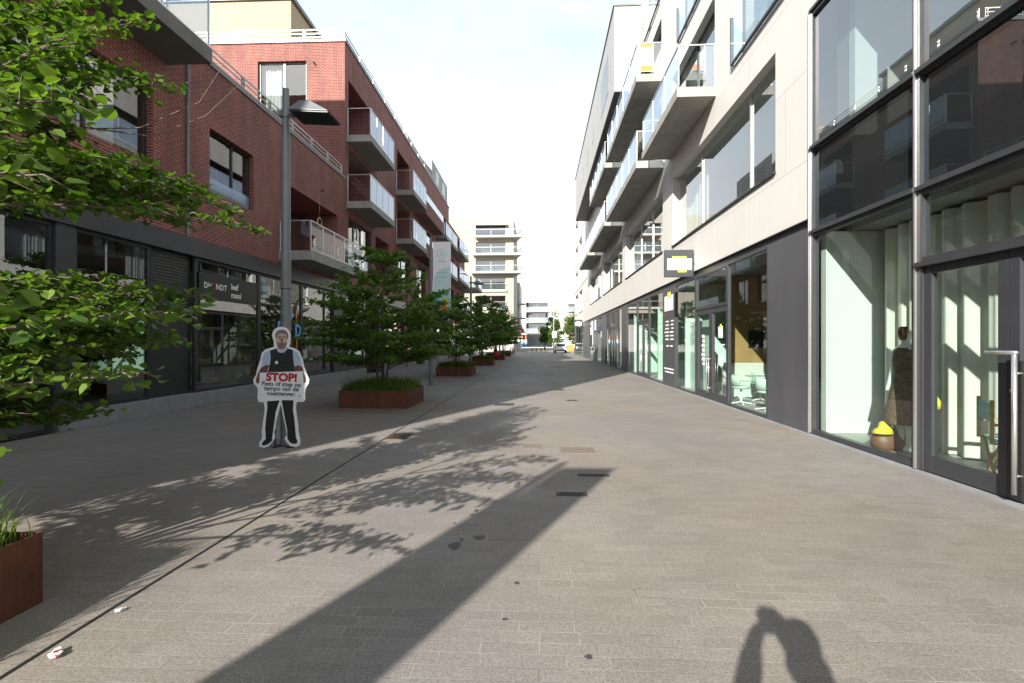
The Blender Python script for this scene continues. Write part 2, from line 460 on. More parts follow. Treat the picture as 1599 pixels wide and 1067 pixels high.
def barrail(parent, F, u0, u1, d, z0, h=.5, step=1.6, mat=None, bars=3, name='roof_railing'):
    mb = MB(); n = max(1, round((u1 - u0) / step))
    for i in range(n + 1):
        u = u0 + (u1 - u0) * i / n
        mb.fbox(F, u - .06, u - .035, d, d + .05, z0, z0 + h - .022); mb.fbox(F, u + .035, u + .06, d, d + .05, z0, z0 + h - .022)
    for k in range(bars):
        z = z0 + h * (k + 1) / bars
        w = .022 if k == bars - 1 else .014
        mb.fbox(F, u0 - .06, u1 + .06, d + .012, d + .04, z - w, z + w)
    return mb.build(name, mat or M['steel'], parent)

def text_mesh(name, txt, size, mat, parent, loc, rot, bold=0.0, align='CENTER', extr=.0008, sx=1.0, spacing=1.0):
    cu = bpy.data.curves.new(name, 'FONT'); cu.body = txt; cu.size = size; cu.align_x = align; cu.align_y = 'CENTER'
    cu.offset = bold; cu.extrude = extr; cu.space_character = spacing; cu.resolution_u = 3
    to = bpy.data.objects.new('tmp', cu); COL.objects.link(to)
    dg = bpy.context.evaluated_depsgraph_get(); dg.update()
    me = bpy.data.meshes.new_from_object(to.evaluated_get(dg))
    bpy.data.objects.remove(to)
    me.materials.clear(); me.materials.append(mat); me.name = name
    o = bpy.data.objects.new(name, me); COL.objects.link(o)
    o.parent = parent; o.location = loc; o.rotation_euler = rot; o.scale = (sx, 1, 1)
    return o

# ================================================================== SETTING
g = MB(); g.quad((-250, -120, 0), (250, -120, 0), (250, 400, 0), (-250, 400, 0))
tag(g.build('pavement', M['paving']), kind='structure')
d_ = MB(); d_.box(-2.575, -2.553, -8, 62, -.05, .004)
tag(d_.build('drain_channel', M['drain']), kind='structure')
for xs in (-2.60, -2.53):
    pass
def blob_sheet(name, x, y, rx, ry, mat, seed, z=.004, n=18, kind='structure'):
    r = random.Random(seed); ph = r.random() * 6
    mb = MB()
    pts = [(x + rx * cos(2 * pi * i / n) * (1 + .22 * sin(3 * 2 * pi * i / n + ph) + r.uniform(-.12, .12)), y + ry * sin(2 * pi * i / n) * (1 + .2 * sin(2 * 2 * pi * i / n + ph) + r.uniform(-.12, .12)), z) for i in range(n)]
    mb.add(pts, [tuple(range(n))])
    return tag(mb.build(name, mat), kind=kind)
for i, (x, y, rx, ry) in enumerate([(-.66, 4.0, .045, .06), (-.63, 4.12, .015, .03), (-.49, 4.18, .045, .04), (-.62, 4.72, .02, .02), (-.6, 4.85, .018, .035), (-.15, 3.4, .018, .018), (.25, 2.62, .02, .018), (-.2, 2.95, .018, .016), (-.75, 4.5, .014, .016), (-.55, 5.6, .02, .02)]):
    blob_sheet('pavement_stain', x, y, rx, ry, M['stain'], i)

def drain_cover(x0, x1, y0, y1, mat, label, slots, grp=None):
    fr = MB(); fr.box(x0, x1, y0, y1, -.02, .006)
    o = fr.build('drain_cover', mat); tag(o, label, 'drain cover', grp)
    sl = MB()
    for i in range(slots):
        yy = y0 + .03 + (y1 - y0 - .06) * (i + .2) / slots; sl.box(x0 + .04, x1 - .04, yy, yy + (y1 - y0) * .4 / slots, .0062, .009)
    sl.build('slot', M['drain'], o)
drain_cover(-2.55, -2.2, 8.35, 8.9, M['rustiron'], 'rusty square drain grate lying along the dark gutter line near the standee', 5)
drain_cover(.18, .5, 5.36, 5.49, M['iron'], 'dark narrow iron slit cover across the banner shadow, nearer of the two', 1)
drain_cover(.46, .84, 6.16, 6.26, M['iron'], 'thin iron slit cover at the very tip of the banner shadow', 1)
for (x0, x1, y0, y1) in [(.32, .82, 7.45, 7.85), (-.25, .03, 7.75, 8.05)]:
    p_ = MB(); p_.box(x0, x1, y0, y1, -.02, .003); tag(p_.build('paving_patch', M['patch']), kind='structure')
for (x, y, w) in [(-.9, 13.2, .5), (.9, 14.2, .3), (.4, 25, .7), (.6, 20.5, .25), (1.1, 33, 1.0), (1.2, 42, 1.3)]:
    p_ = MB(); p_.box(x - w / 2, x + w / 2, y - w / 2, y + w / 2, -.02, .004); tag(p_.build('manhole_cover', M['iron']), 'dark cover in the paving %s' % {13.2: 'left of the middle, level with the first planter', 14.2: 'right of the middle, level with the first planter', 25: 'in the street shade level with the banner lamp', 20.5: 'small one in the shade halfway to the banner lamp', 33: 'broad one level with the far lamp', 42: 'broadest and farthest one in the shaded street'}[y], 'manhole cover', 'covers in the street paving')
def litter(x, y, s, seed, label, red=False):
    r = random.Random(seed); bm = bmesh.new(); bmesh.ops.create_icosphere(bm, subdivisions=2, radius=s)
    for v in bm.verts:
        v.co *= 1 + r.uniform(-.35, .35); v.co.z *= .45; v.co.x *= 1.4
    mz = min(v.co.z for v in bm.verts)
    me = bpy.data.meshes.new('crumpled_paper'); 
    me.materials.append(M['litter']); me.materials.append(M['red'])
    for f in bm.faces:
        if red and r.random() < .18: f.material_index = 1
    bm.to_mesh(me); bm.free()
    o = bpy.data.objects.new('crumpled_paper', me); COL.objects.link(o); o.location = (x, y, -mz + .001); o.rotation_euler = (0, 0, r.random() * 3)
    tag(o, label, 'litter')
litter(-2.46, 2.49, .029, 3, 'crumpled white and red wrapper beside the gutter line in the front', True)
litter(-2.49, 2.92, .019, 5, 'small crumpled white paper in the gutter line behind the wrapper')
litter(-3.05, 26.5, .07, 9, 'white scrap of paper on the paving past the second planter')

# ================================================================== LEFT NEAR BRICK BUILDING
XL = -8.5
nb = empty('brick_building', (XL, -1.0, 0))
tag(nb, 'nearest red brick building on the left with shop windows, roof terrace railing and corner balcony', 'building')
YE = -4.6
FL = lambda u, d, z: (-d, u + 1.0, z)          # u is the street coordinate, local y = u+1
holes = [(5.0, 10.85, 5.55, 7.2, .22), (12.8, 14.85, 5.5, 7.15, .22), (16.75, 21.2, 4.62, 6.95, 1.5), (0.2, 3.6, 5.55, 7.2, .22)]
up = [(a, a + 2.6, z, z + 2.2, .22) for z in (8.6, 11.7, 14.8) for a in (-3.8, -.6, 4.4, 7.6)]
w = MB(); wall_holes(w, FL, 11.05, 22.05, 4.15, 8.75, [h for h in holes if h[0] > 11])
wall_holes(w, FL, YE, 11.05, 4.15, 18.0, [h for h in holes if h[0] < 11] + up)
w.quad(FL(YE, 0, 0), FL(YE, 12, 0), FL(YE, 12, 18), FL(YE, 0, 18)); w.quad(FL(11.05, 0, 8.75), FL(11.05, 12, 8.75), FL(11.05, 12, 18), FL(11.05, 0, 18)); w.quad(FL(YE, 0, 18), FL(11.05, 0, 18), FL(11.05, 12, 18), FL(YE, 12, 18))
w.quad(FL(16.75, 1.5, 4.62), FL(21.2, 1.5, 4.62), FL(21.2, 1.5, 6.95), FL(16.75, 1.5, 6.95))
w.build('wall', M['brick'], nb)
for h in up: window(nb, FL, *h[:4], .14, mull=((h[0] + h[1]) / 2,), fmat=M['dark'])
w = MB(); w.fbox(FL, 11.06, 22.04, -.04, .30, 8.753, 8.86); w.build('parapet_coping', M['capcol'], nb)
w = MB(); w.fbox(FL, YE + .1, 22.03, .30, 12, 8.35, 8.55); w.fbox(FL, YE + .1, 22.02, .35, 12, 4.3, 4.55); w.build('roof_deck', M['concd'], nb)
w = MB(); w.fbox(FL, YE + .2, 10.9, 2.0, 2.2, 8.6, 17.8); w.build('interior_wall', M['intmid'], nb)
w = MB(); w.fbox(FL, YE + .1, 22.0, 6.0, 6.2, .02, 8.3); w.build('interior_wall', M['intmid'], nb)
window(nb, FL, 5.0, 10.85, 5.55, 7.2, .14, mull=(6.95, 9.3), fmat=M['dark'], curt=[(9.45, 10.3), (7.0, 8.1)])
window(nb, FL, 12.8, 14.85, 5.5, 7.15, .14, mull=(14.0,), fmat=M['dark'], lower=.42)
window(nb, FL, .2, 3.6, 5.55, 7.2, .14, mull=(1.9,), fmat=M['dark'])
window(nb, FL, 17.0, 21.0, 4.64, 6.85, 1.38, mull=(18.3, 19.6), fmat=M['dark'])
balcony(nb, FL, 16.3, 21.2, 1.1, 4.3, .3, 1.0, 5, gmat=M['balglass'])
balcony(nb, FL, 4.0, 11.3, 1.05, 7.95, .33, 1.15, 5, smat=M['concd'])
for uu in (11.9,):
    w = MB(); w.tube([FL(uu, -.06, 4.16), FL(uu, -.06, 8.7)], .035, 10); w.build('downpipe', M['pole'], nb)
w = MB(); w.tube([FL(19.6, -.10, 7.55), FL(19.6, .05, 7.5)], .03, 8); w.build('roof_spout', M['dark'], nb)
barrail(nb, FL, 11.5, 21.9, .08, 8.862, .46, 1.55)
# ground floor: band, posts, glazing, plinth
w = MB(); w.fbox(FL, YE, 22.0, -.09, .25, 3.72, 4.146); w.build('fascia', M['anth'], nb)
segs = [(YE, -4.2, 'p'), (-4.2, -1.2, 'g'), (-1.2, -.8, 'p'), (-.8, 2.2, 'g'), (2.2, 2.6, 'p'), (2.6, 5.5, 'g'), (5.5, 5.9, 'p'), (5.9, 8.55, 'g'), (8.55, 8.95, 'p'), (8.95, 10.8, 'g'), (10.8, 12.25, 'd'), (12.25, 15.2, 'g'), (15.2, 18.0, 'g'), (18.0, 20.75, 'g'), (20.75, 22.0, 'p')]
for (a, b, k) in segs:
    z0 = 0.02 if b <= 8.6 else .36
    if k == 'g': window(nb, FL, a, b, z0, 3.715, .02, fmat=M['dark'], pmat=M['glassdk'], fw=.07, name='shop_window')
    elif k == 'p':
        w = MB(); w.fbox(FL, a + .003, b - .003, -.03, .2, .0 if b < 8.6 else .362, 3.716); w.build('pillar', M['anth'], nb)
    else:
        w = MB(); w.fbox(FL, a + .003, b - .003, .12, .2, .362, 3.716)
        w.build('recessed_panel', M['dark'], nb)
        w = MB()
        for i in range(9): w.fbox(FL, a + .12, b - .12, .10, .119, 3.0 + i * .07, 3.0 + i * .07 + .035)
        w.build('louvre', M['anth'], nb)
w = MB(); w.fbox(FL, 8.7, 22.02, -.12, .3, 0.0, .355); w.build('plinth', M['stone'], nb, bevel=.01)
w = MB()
for i in range(1, 11): w.fbox(FL, 8.7 + i * 1.25, 8.708 + i * 1.25, -.123, -.118, .0, .352)
w.build('plinth_joint', M['concd'], nb)
w = MB(); w.fbox(FL, 8.95, 22.0, .3, 6.0, .30, .352); w.build('shop_floor', M['intmid'], nb)
w = MB(); w.fbox(FL, -.9, 8.94, .3, 6.0, .002, .02); w.build('shop_floor', M['intmid'], nb)
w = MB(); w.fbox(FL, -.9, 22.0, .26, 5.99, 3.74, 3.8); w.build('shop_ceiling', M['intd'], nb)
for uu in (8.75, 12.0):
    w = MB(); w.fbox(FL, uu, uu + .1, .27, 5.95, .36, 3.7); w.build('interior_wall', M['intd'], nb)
w = MB(); w.fbox(FL, 12.35, 20.7, 1.36, 1.42, .36, 3.6); w.build('back_panel', M['glowback'], nb)  # pale panel added behind the shelves to brighten the shop windows
w = MB(); w.fbox(FL, 2.7, 8.5, 1.9, 1.96, .025, 3.6); w.build('back_panel', M['intmid'], nb)
# shop name on the glass
w = MB(); w.fbox(FL, 12.4, 15.05, .005, .018, 2.72, 3.38); sg = w.build('sign_board', M['black'], nb)
text_mesh('lettering', 'DH', .21, M['print_white'], sg, FL(12.73, -.003, 3.06), (pi / 2, 0, pi / 2), .004, spacing=1.1)
text_mesh('lettering', 'O', .21, M['red'], sg, FL(12.985, -.003, 3.06), (pi / 2, 0, pi / 2), .004)
text_mesh('lettering', 'NDT', .21, M['print_white'], sg, FL(13.29, -.003, 3.06), (pi / 2, 0, pi / 2), .004, spacing=1.1)
text_mesh('lettering', 'leef\nmooi', .23, M['print_white'], sg, FL(13.72, -.003, 3.02), (pi / 2, 0, pi / 2), .006, 'LEFT')
sw = [o for o in kids(nb) if o.name.startswith('shop_window')]
for (t_, u_, z_, m_, sz) in [('I', 16.68, 2.55, 'skyblue', .6), ('O', 17.1, 2.55, 'skyblue', .6), ('I', 17.6, 2.5, 'orange', .6), ('P', 16.45, 2.05, 'skyblue', .6), ('O', 17.0, 2.05, 'orange', .6), ('D', 17.72, 2.0, 'skyblue', .6), ('I', 17.62, 1.5, 'orange', .45)]:
    text_mesh('window_lettering', t_, sz, M[m_], nb, FL(u_, .03, z_), (pi / 2, 0, pi / 2), .025)
# stray ring hanging in the loggia
hr = MB(); hr.ring((XL + .45, 18.4, 6.0), (0, 1, 0), (0, 0, 1), .17, .022, 24, 8)
hr.tube([(XL + .45, 18.4, 6.17), (XL + .45, 18.4, 6.95)], .006, 6)
tag(hr.build('hanging_ring', M['gold'], smooth=True), 'pale round ring hanging in the opening above the first floor balcony', 'ornament')

# shelving with ware behind the left shop window
def shelf_unit(y0, y1, x, label, seed):
    r = random.Random(seed)
    t = empty('shelf_unit', (x, (y0 + y1) / 2, .352)); tag(t, label, 'shelf', 'shelf units in the left shop')
    L_ = y1 - y0
    for k in range(5):
        z = .1 + k * .52
        b = MB(); b.box(-.2, .2, -L_ / 2 + .031, L_ / 2 - .031, z, z + .03); b.build('shelf', M['woodl'], t)
    for s in (-1, 1):
        b = MB(); b.box(-.2, .2, s * L_ / 2 - .03, s * L_ / 2 + .03, 0, 2.4); b.build('upright', M['intmid'], t)
    return t
kinds = []
def pot(profile, mat, name):
    b = MB(); b.loft([(0, 0, z, r, r) for z, r in profile], 14); return b.build(name, mat, smooth=True)
protos = [pot([(0, .06), (.05, .10), (.14, .11), (.22, .06), (.26, .035), (.3, .05)], M['vase'], 'vase'), pot([(0, .04), (.02, .1), (.08, .14), (.1, .145)], M['whitep'], 'bowl'),
          pot([(0, .05), (.18, .06), (.2, .03), (.3, .025), (.32, .03)], M['vaseb'], 'bottle'), pot([(0, .05), (.1, .055), (.12, .05)], M['yellow'], 'jar')]
first = [True] * 4
matn = ['stoneware vase', 'white bowl', 'dark glass bottle', 'yellow jar']
shn = ['lowest', 'second', 'third', 'fourth', 'top']
for q, (a, b) in enumerate([(12.5, 15.0), (15.4, 17.8), (18.2, 20.5)]):
    shelf_unit(a, b, XL - 1.1, ['nearest wooden shelf unit behind the left shop window under the name board', 'middle wooden shelf unit behind the lamp post in the left shop', 'farthest wooden shelf unit in the left shop behind the tree'][q], q)
    for k in range(5):
        n_ = 4
        for i in range(n_):
            j = (k * 7 + i * 3 + q) % 4
            o = protos[j] if first[j] else protos[j].copy()
            if not first[j]: COL.objects.link(o)
            first[j] = False
            o.location = (XL - 1.1 + rnd.uniform(-.06, .1), a + .3 + (b - a - .6) * i / (n_ - 1) + rnd.uniform(-.08, .08), .352 + .1 + k * .52 + .0305)
            sc = rnd.uniform(.85, 1.2); o.scale = (sc, sc, sc)
            tag(o, '%s, %s from left on %s shelf, %s shelf unit in left shop' % (matn[j], ['first', 'second', 'third', 'last'][i], shn[k], ['nearest', 'middle', 'farthest'][q]), matn[j].split()[-1], 'ware on the left shop shelves')

# ================================================================== LEFT TALL BRICK BUILDING
tb = empty('tall_brick_building', (-8.52, 22.06, 0), radians(.75))
tag(tb, 'tall red brick apartment building on the left with glass balconies, behind the lower brick one', 'building')
FT = lambda u, d, z: (-d, u, z)
holes = []
for z0, z1 in ((7.88, 10.3), (10.85, 13.35)):
    for a in (.45, 8.7): holes.append((a, a + 3.1, z0, z1, 1.3))
    for a in (13.2, 17.3, 21.4, 25.0): holes.append((a, a + 2.6, z0, z1 - .1, .25))
holes += [(.45, 3.7, 5.1, 7.2, .25), (4.4, 6.9, 4.7, 7.2, .9), (9.0, 12.0, 4.9, 7.2, .25), (14, 17, 4.9, 7.2, .25), (19, 22, 4.9, 7.2, .25), (24, 27, 4.9, 7.2, .25)]
w = MB(); wall_holes(w, FT, 0, 28.0, 4.15, 14.8, holes)
FE = lambda u, d, z: (u, d, z)
eh = [(-3.9, -1.72, 11.5, 14.0, .2)]
wall_holes(w, FE, -14, 0, 0, 14.8, eh)
w.quad((0, 28, 4.15), (-14, 28, 4.15), (-14, 28, 14.8), (0, 28, 14.8))
for h in holes:
    if h[4] > .8: w.quad(FT(h[0], h[4], h[2]), FT(h[1], h[4], h[2]), FT(h[1], h[4], h[3]), FT(h[0], h[4], h[3]))
w.build('wall', M['brick'], tb)
w = MB(); w.box(-.35, .05, -.05, 28.04, 14.803, 14.92); w.box(-14, -.352, -.05, .3, 14.803, 14.92); w.build('parapet_coping', M['capcol'], tb)
w = MB(); w.box(-14, -.36, .31, 28, 14.3, 14.5); w.build('roof_deck', M['concd'], tb)
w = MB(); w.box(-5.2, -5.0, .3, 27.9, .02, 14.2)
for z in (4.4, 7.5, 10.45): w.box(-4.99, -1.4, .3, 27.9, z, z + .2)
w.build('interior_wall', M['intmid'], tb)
window(tb, FE, -3.9, -1.72, 11.5, 14.0, .12, mull=(-2.75,), fmat=M['steel'], curt=[(-3.85, -3.0)])
for h in holes:
    a, b, z0, z1, dp = h
    if dp > .8: window(tb, FT, a + .1, b - .1, z0 + .02, z1 - .05, dp - .11, mull=((a + b) / 2,), fmat=M['dark'])
    elif z0 < 5.2 and a < 1: window(tb, FT, a, b, z0, z1, .12, mull=(a + 1.0, a + 2.0), fmat=M['dark'], lower=.75)
    else: window(tb, FT, a, b, z0, z1, .14, mull=(a + (b - a) * .4,), fmat=M['dark'], lower=.8 if z0 > 7 else None)
for zb in (7.56, 10.5):
    balcony(tb, FT, .22, 4.15, 1.1, zb, .3, 1.2, 4, pmat=M['alu'], gmat=None)
    balcony(tb, FT, 8.4, 12.2, 1.1, zb, .3, 1.2, 4 if zb > 8 else 6)
for zb in (7.56, 10.5):
    w = MB(); w.fbox(FT, 13.0, 20.1, -.9, -.004, zb, zb + .95); bb = w.build('balcony', M['brick'], tb)
    w = MB(); w.fbox(FT, 13.05, 20.05, -.86, -.82, zb + .952, zb + 1.5); w.build('glass_panel', M['balglass'], bb)
    balcony(tb, FT, 21.2, 24.6, .9, zb, .3, 1.1, 4); balcony(tb, FT, 24.8, 27.9, .9, zb, .3, 1.1, 4)
for (ux, uz) in ((-1.35, 13.9), (-6.3, 13.9), (-2.4, 10.2)):
    w = MB(); w.tube([(ux, -.16, uz - .05), (ux, .05, uz)], .035, 8); w.build('roof_spout', M['dark'], tb)
barrail(tb, FT, .2, 27.8, .1, 14.922, .5, 2.2)
barrail(tb, FE, -13.5, -.4, .1, 14.922, .5, 1.45)
# cream penthouse and grey roof storeys
w = MB(); w.box(-13.5, -3.75, 2.8, 12, 14.51, 18.6); pe = w.build('penthouse', M['cream'], tb)
w = MB(); w.box(-13.6, -3.6, 2.7, 12.1, 18.603, 18.8); w.build('roof', M['capcol'], pe)
w = MB(); w.box(-3.749, -3.73, 3.4, 9.5, 14.6, 17.2); w.build('window', M['carglass'], pe)
w = MB(); w.box(-10, -1.0, 15.5, 20.5, 14.51, 17.0); pg = w.build('penthouse', M['whitefar'], tb)
w = MB(); w.box(-.998, -.98, 16.3, 19.6, 14.7, 16.4); w.build('window', M['carglass'], pg)
w = MB(); w.box(-10, -.2, 20.52, 28.3, 14.925, 17.0); pg2 = w.build('penthouse', M['greyclad'], tb)
for a in (22, 25.2):
    w = MB(); w.box(-.198, -.18, a, a + 1.6, 15.0, 16.6); w.build('window', M['carglass'], pg2)
# ground floor of the tall block
w = MB(); w.fbox(FT, 0.02, 28, -.09, .25, 3.72, 4.146); w.build('fascia', M['anth'], tb)
a = .1; k = 0
pat = ['g', 'e', 'p', 'g', 'g', 'p', 'g', 'e', 'p', 'g', 'g', 'p', 'g', 'g', 'p']
wd = {'g': 2.5, 'e': 2.3, 'p': .5}
for s_ in pat:
    b = a + wd[s_]
    if s_ == 'g':
        window(tb, FT, a, b, .36, 3.715, .02, fmat=M['dark'], pmat=M['glassdk'], fw=.07, name='shop_window')
        w = MB(); w.fbox(FT, a + .002, b - .002, -.12, .25, 0, .355); w.build('plinth', M['stone'], tb)
    elif s_ == 'p':
        w = MB(); w.fbox(FT, a + .003, b - .003, -.04, .2, 0, 3.716); w.build('pillar', M['anth'], tb)
    else:
        window(tb, FT, a, b, .005, 3.715, .25, mull=((a + b) / 2,), trans=(2.6,), fmat=M['dark'], pmat=M['glassdk'], fw=.09, name='shop_door')
    a = b
w = MB(); w.fbox(FT, .1, 28, .3, 4.95, .002, .3); w.build('shop_floor', M['intmid'], tb)
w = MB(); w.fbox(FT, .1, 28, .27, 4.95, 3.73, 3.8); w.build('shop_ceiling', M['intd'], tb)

# far brick building beyond it
fb = empty('far_brick_building', (-9.0, 50.6, 0), radians(.75))
tag(fb, 'small far red brick building at the end of the left row, behind the tall one', 'building')
holes = [(a, a + 2.4, z, z + 2.1, .5) for z in (5, 8.1, 11.0) for a in (1.0, 5.2, 8.6)]
w = MB(); wall_holes(w, FT, 0, 12, 0, 13.6, holes)
w.quad((0, 0, 0), (-12, 0, 0), (-12, 0, 13.6), (0, 0, 13.6)); w.quad((0, 12, 0), (-12, 12, 0), (-12, 12, 13.6), (0, 12, 13.6)); w.quad((0, 0, 13.6), (0, 12, 13.6), (-12, 12, 13.6), (-12, 0, 13.6))
w.build('wall', M['brick2'], fb)
for h in holes: window(fb, FT, h[0], h[1], h[2], h[3], .3, fmat=M['dark'], mull=((h[0] + h[1]) / 2,))
for z in (4.7, 7.8, 10.7): balcony(fb, FT, .3, 7.4, 1.1, z, .3, 1.1, 5)
balcony(fb, FT, 7.6, 11.8, 2.2, 7.6, .3, 1.1, 4)
w = MB()
for i in range(5): w.fbox(FT, .4 + i * 2.3, 2.3 + i * 2.3, -.02, -.005, .3, 3.6)
w.build('shop_window', M['carglass'], fb)

# ================================================================== RIGHT WHITE BUILDING
XR = 4.70
K = .99
rb = empty('white_apartment_building', (XR, 0, 0))
tag(rb, 'long white apartment building on the right with dark shopfronts below and glass balconies', 'building')
FR = lambda u, d, z: (d, u, z)
H0, H1 = -4.0, 68.5
ZT = 3.76
holes = []
hA = (10.47, 18.35, 5.0, 7.38, .3); hB = (19.8, 28.2, 5.08, 7.38, .3); hC = (29.3, 37.9, 5.1, 7.38, .3); hD = (39.1, 47.3, 5.1, 7.38, .3); hE = (56.5, 60.8, 5.1, 7.5, .3); hE2 = (62.5, 67.2, 5.1, 7.5, .3)
w1 = [hA, hB, hC, hD, hE, hE2]
w2 = [(9.9, 12.66, 8.3, 10.9, .3), (14.0, 18.4, 8.5, 10.9, .3), (20.0, 27.5, 8.5, 10.9, .3), (29.5, 33.5, 8.5, 10.9, .3), (36, 44, 8.5, 10.9, .3), (57, 61, 8.3, 10.4, .5), (63, 67, 8.3, 10.4, .5), (50.5, 54.5, 8.5, 10.9, .3)]
w3 = [(14.6, 17.55, 11.7, 14.1, .3), (20.0, 27.6, 11.75, 14.1, .3), (5.5, 9, 11.7, 14.1, .3), (9.9, 12.6, 11.7, 14.1, .3), (30, 40, 11.75, 13.2, .3), (57, 61, 11.4, 13.5, .5), (63, 67, 11.4, 13.5, .5)]
w4 = [(14.6, 18.5, 14.9, 17.2, .3), (20.2, 23.2, 14.9, 17.2, .3), (57, 61, 14.5, 16.6, .5), (63, 67, 14.5, 16.6, .5)]
w = MB()
wall_holes(w, FR, 9.16, H1, ZT, 18.4, w1 + w2 + [h for h in w3 if h[0] > 9.1] + w4)
wall_holes(w, FR, H0, 9.16, 7.32, 18.4, [h for h in w3 if h[0] < 9.1])
w.quad(FR(H1, 0, 0), FR(H1, 12, 0), FR(H1, 12, 18.4), FR(H1, 0, 18.4)); w.quad(FR(H0, 0, 0), FR(H0, 12, 0), FR(H0, 12, 18.4), FR(H0, 0, 18.4))
w.quad(FR(H0, 0, 18.4), FR(H1, 0, 18.4), FR(H1, 12, 18.4), FR(H0, 12, 18.4))
w.build('wall', M['white'], rb)
w = MB(); w.fbox(FR, 9.3, H1 - .1, 4.6, 4.8, 0.02, 18.2)
for z in (4.55, 7.75, 11.0, 14.2): w.fbox(FR, 9.25, H1 - .12, .45, 4.59, z, z + .25)
for uu in (19.0, 28.7, 38.5, 49, 55.6): w.fbox(FR, uu, uu + .15, .46, 4.58, 4.85, 17.9)
w.build('interior_wall', M['intw'], rb)
def mu(h, fr): return [h[0] + (h[1] - h[0]) * f for f in fr]
window(rb, FR, *hA[:4], .2, mull=(12.2, 15.75), fmat=M['steel'], curt=[(10.5, 11.0), (16.0, 18.2)], sill=M['dark'])
window(rb, FR, *hB[:4], .2, mull=(22.5, 25.0), fmat=M['steel'], curt=[(20, 22), (26.5, 28.0)], sill=M['dark'])
window(rb, FR, *hC[:4], .2, mull=(32.0, 35.2), fmat=M['steel'], curt=[(30, 31.5), (36, 37.8)], sill=M['dark'])
window(rb, FR, *hD[:4], .2, mull=(41.5, 44.2), fmat=M['steel'], curt=[(40, 41.5), (43, 45)], sill=M['dark'])
for h in (hE, hE2): window(rb, FR, *h[:4], .2, mull=mu(h, (.5,)), fmat=M['steel'], sill=M['dark'])
for h in w2 + w3 + w4:
    n = max(1, round((h[1] - h[0]) / 2.2))
    window(rb, FR, *h[:4], h[4] - .1, mull=mu(h, [i / n for i in range(1, n)]), fmat=M['dark'] if h[0] < 50 else M['steel'], curt=[(h[0] + .1, h[0] + .9)] if h[0] < 30 else None)
def french(u0, u1, z0):
    b = MB(); b.fbox(FR, u0, u1, -.07, -.05, z0 + .03, z0 + 1.12); o = b.build('french_balustrade', M['balglass'], rb)
    b = MB(); b.fbox(FR, u0, u1, -.09, -.03, z0 - .02, z0 + .028); b.fbox(FR, u0 - .03, u0 - .002, -.08, -.003, z0, z0 + 1.15); b.fbox(FR, u1 + .002, u1 + .03, -.08, -.003, z0, z0 + 1.15); b.build('bracket', M['dark'], o)
french(9.9, 12.66, 8.3); french(14.6, 17.5, 11.7); french(20.2, 23.2, 14.9); french(14.6, 18.5, 14.9); french(9.9, 12.6, 11.7)
balcony(rb, FR, 13.9, 18.65, 1.02, 8.16, .26, 1.15, 3, pmat=M['steel'], over=.0)
b2 = balcony(rb, FR, 19.6, 28.3, 1.05, 8.2, .27, 1.15, 5, pmat=M['steel'])
b3 = balcony(rb, FR, 19.5, 28.0, 1.05, 11.42, .28, 1.2, 5, pmat=M['steel'])
balcony(rb, FR, 29.2, 37.8, 1.05, 8.2, .27, 1.15, 5, pmat=M['steel'])
balcony(rb, FR, 29.0, 37.5, 1.05, 11.42, .28, 1.2, 5, pmat=M['steel'])
balcony(rb, FR, 39.0, 47.0, 1.05, 8.2, .27, 1.15, 5, pmat=M['steel'])
# for-sale board in the second balcony side
sb = MB(); sb.fbox(FR, 19.49, 19.5, -.93, -.42, 11.78, 12.88); so = sb.build('notice_board', M['print_white'], b3)
for (z0, z1) in ((12.7, 12.86), (11.8, 12.0)):
    r_ = MB(); r_.fbox(FR, 19.478, 19.488, -.91, -.44, z0, z1); r_.build('red_band', M['orange'], so)
# metal clad overhanging upper volume
w = MB(); w.fbox(FR, 24.0, 49.5, -1.22, -.003, 13.25, 17.2); vo = w.build('overhanging_storey', M['metalclad'], rb)
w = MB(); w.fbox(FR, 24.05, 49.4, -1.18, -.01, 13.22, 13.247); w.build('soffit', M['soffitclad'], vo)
w = MB(); w.fbox(FR, 23.95, 49.55, -1.27, -.004, 17.203, 17.3); w.build('coping', M['capcol'], vo)
for (a, b, c, e) in [(26, 29.2, 14.2, 16.2), (33, 34, 14.6, 15.5), (37, 38, 14.6, 15.5), (41, 42, 14.6, 15.5), (45, 46, 14.6, 15.5)]:
    w = MB(); w.fbox(FR, a, b, -1.235, -1.222, c, e); w.build('window', M['carglass'], vo)
# horizontal joint ledges
w = MB(); w.fbox(FR, 50, H1, -.02, -.003, 7.9, 7.96); w.fbox(FR, 50, H1, -.02, -.003, 11.0, 11.06); w.fbox(FR, 50, H1, -.02, -.003, 14.1, 14.16); w.build('string_course', M['greyclad'], rb)
# ---- ground floor
w = MB(); w.fbox(FR, 9.17, H1, .05, .3, 3.60, ZT - .004); w.build('fascia', M['anthpanel'], rb)
w = MB(); w.fbox(FR, 9.17, H1, -.03, .045, 3.735, ZT - .005); w.build('drip_edge', M['dark'], rb)
w = MB(); w.fbox(FR, H0, H1, -.10, .02, 0, .02); w.build('threshold_strip', M['stone'], rb)
zt = 3.596
def panel(a, b, nm='panel'):
    w = MB(); w.fbox(FR, a + .002, b - .002, -.012, .12, .021, zt); return w.build(nm, M['anthpanel'], rb)
def shopwin(a, b, **kw):
    return window(rb, FR, a, b, .022, zt, .0, fmat=M['anth'], pmat=M['glass'], fw=.06, name='shop_window', **kw)
panel(9.17, 10.8)
shopwin(10.8, 13.1)
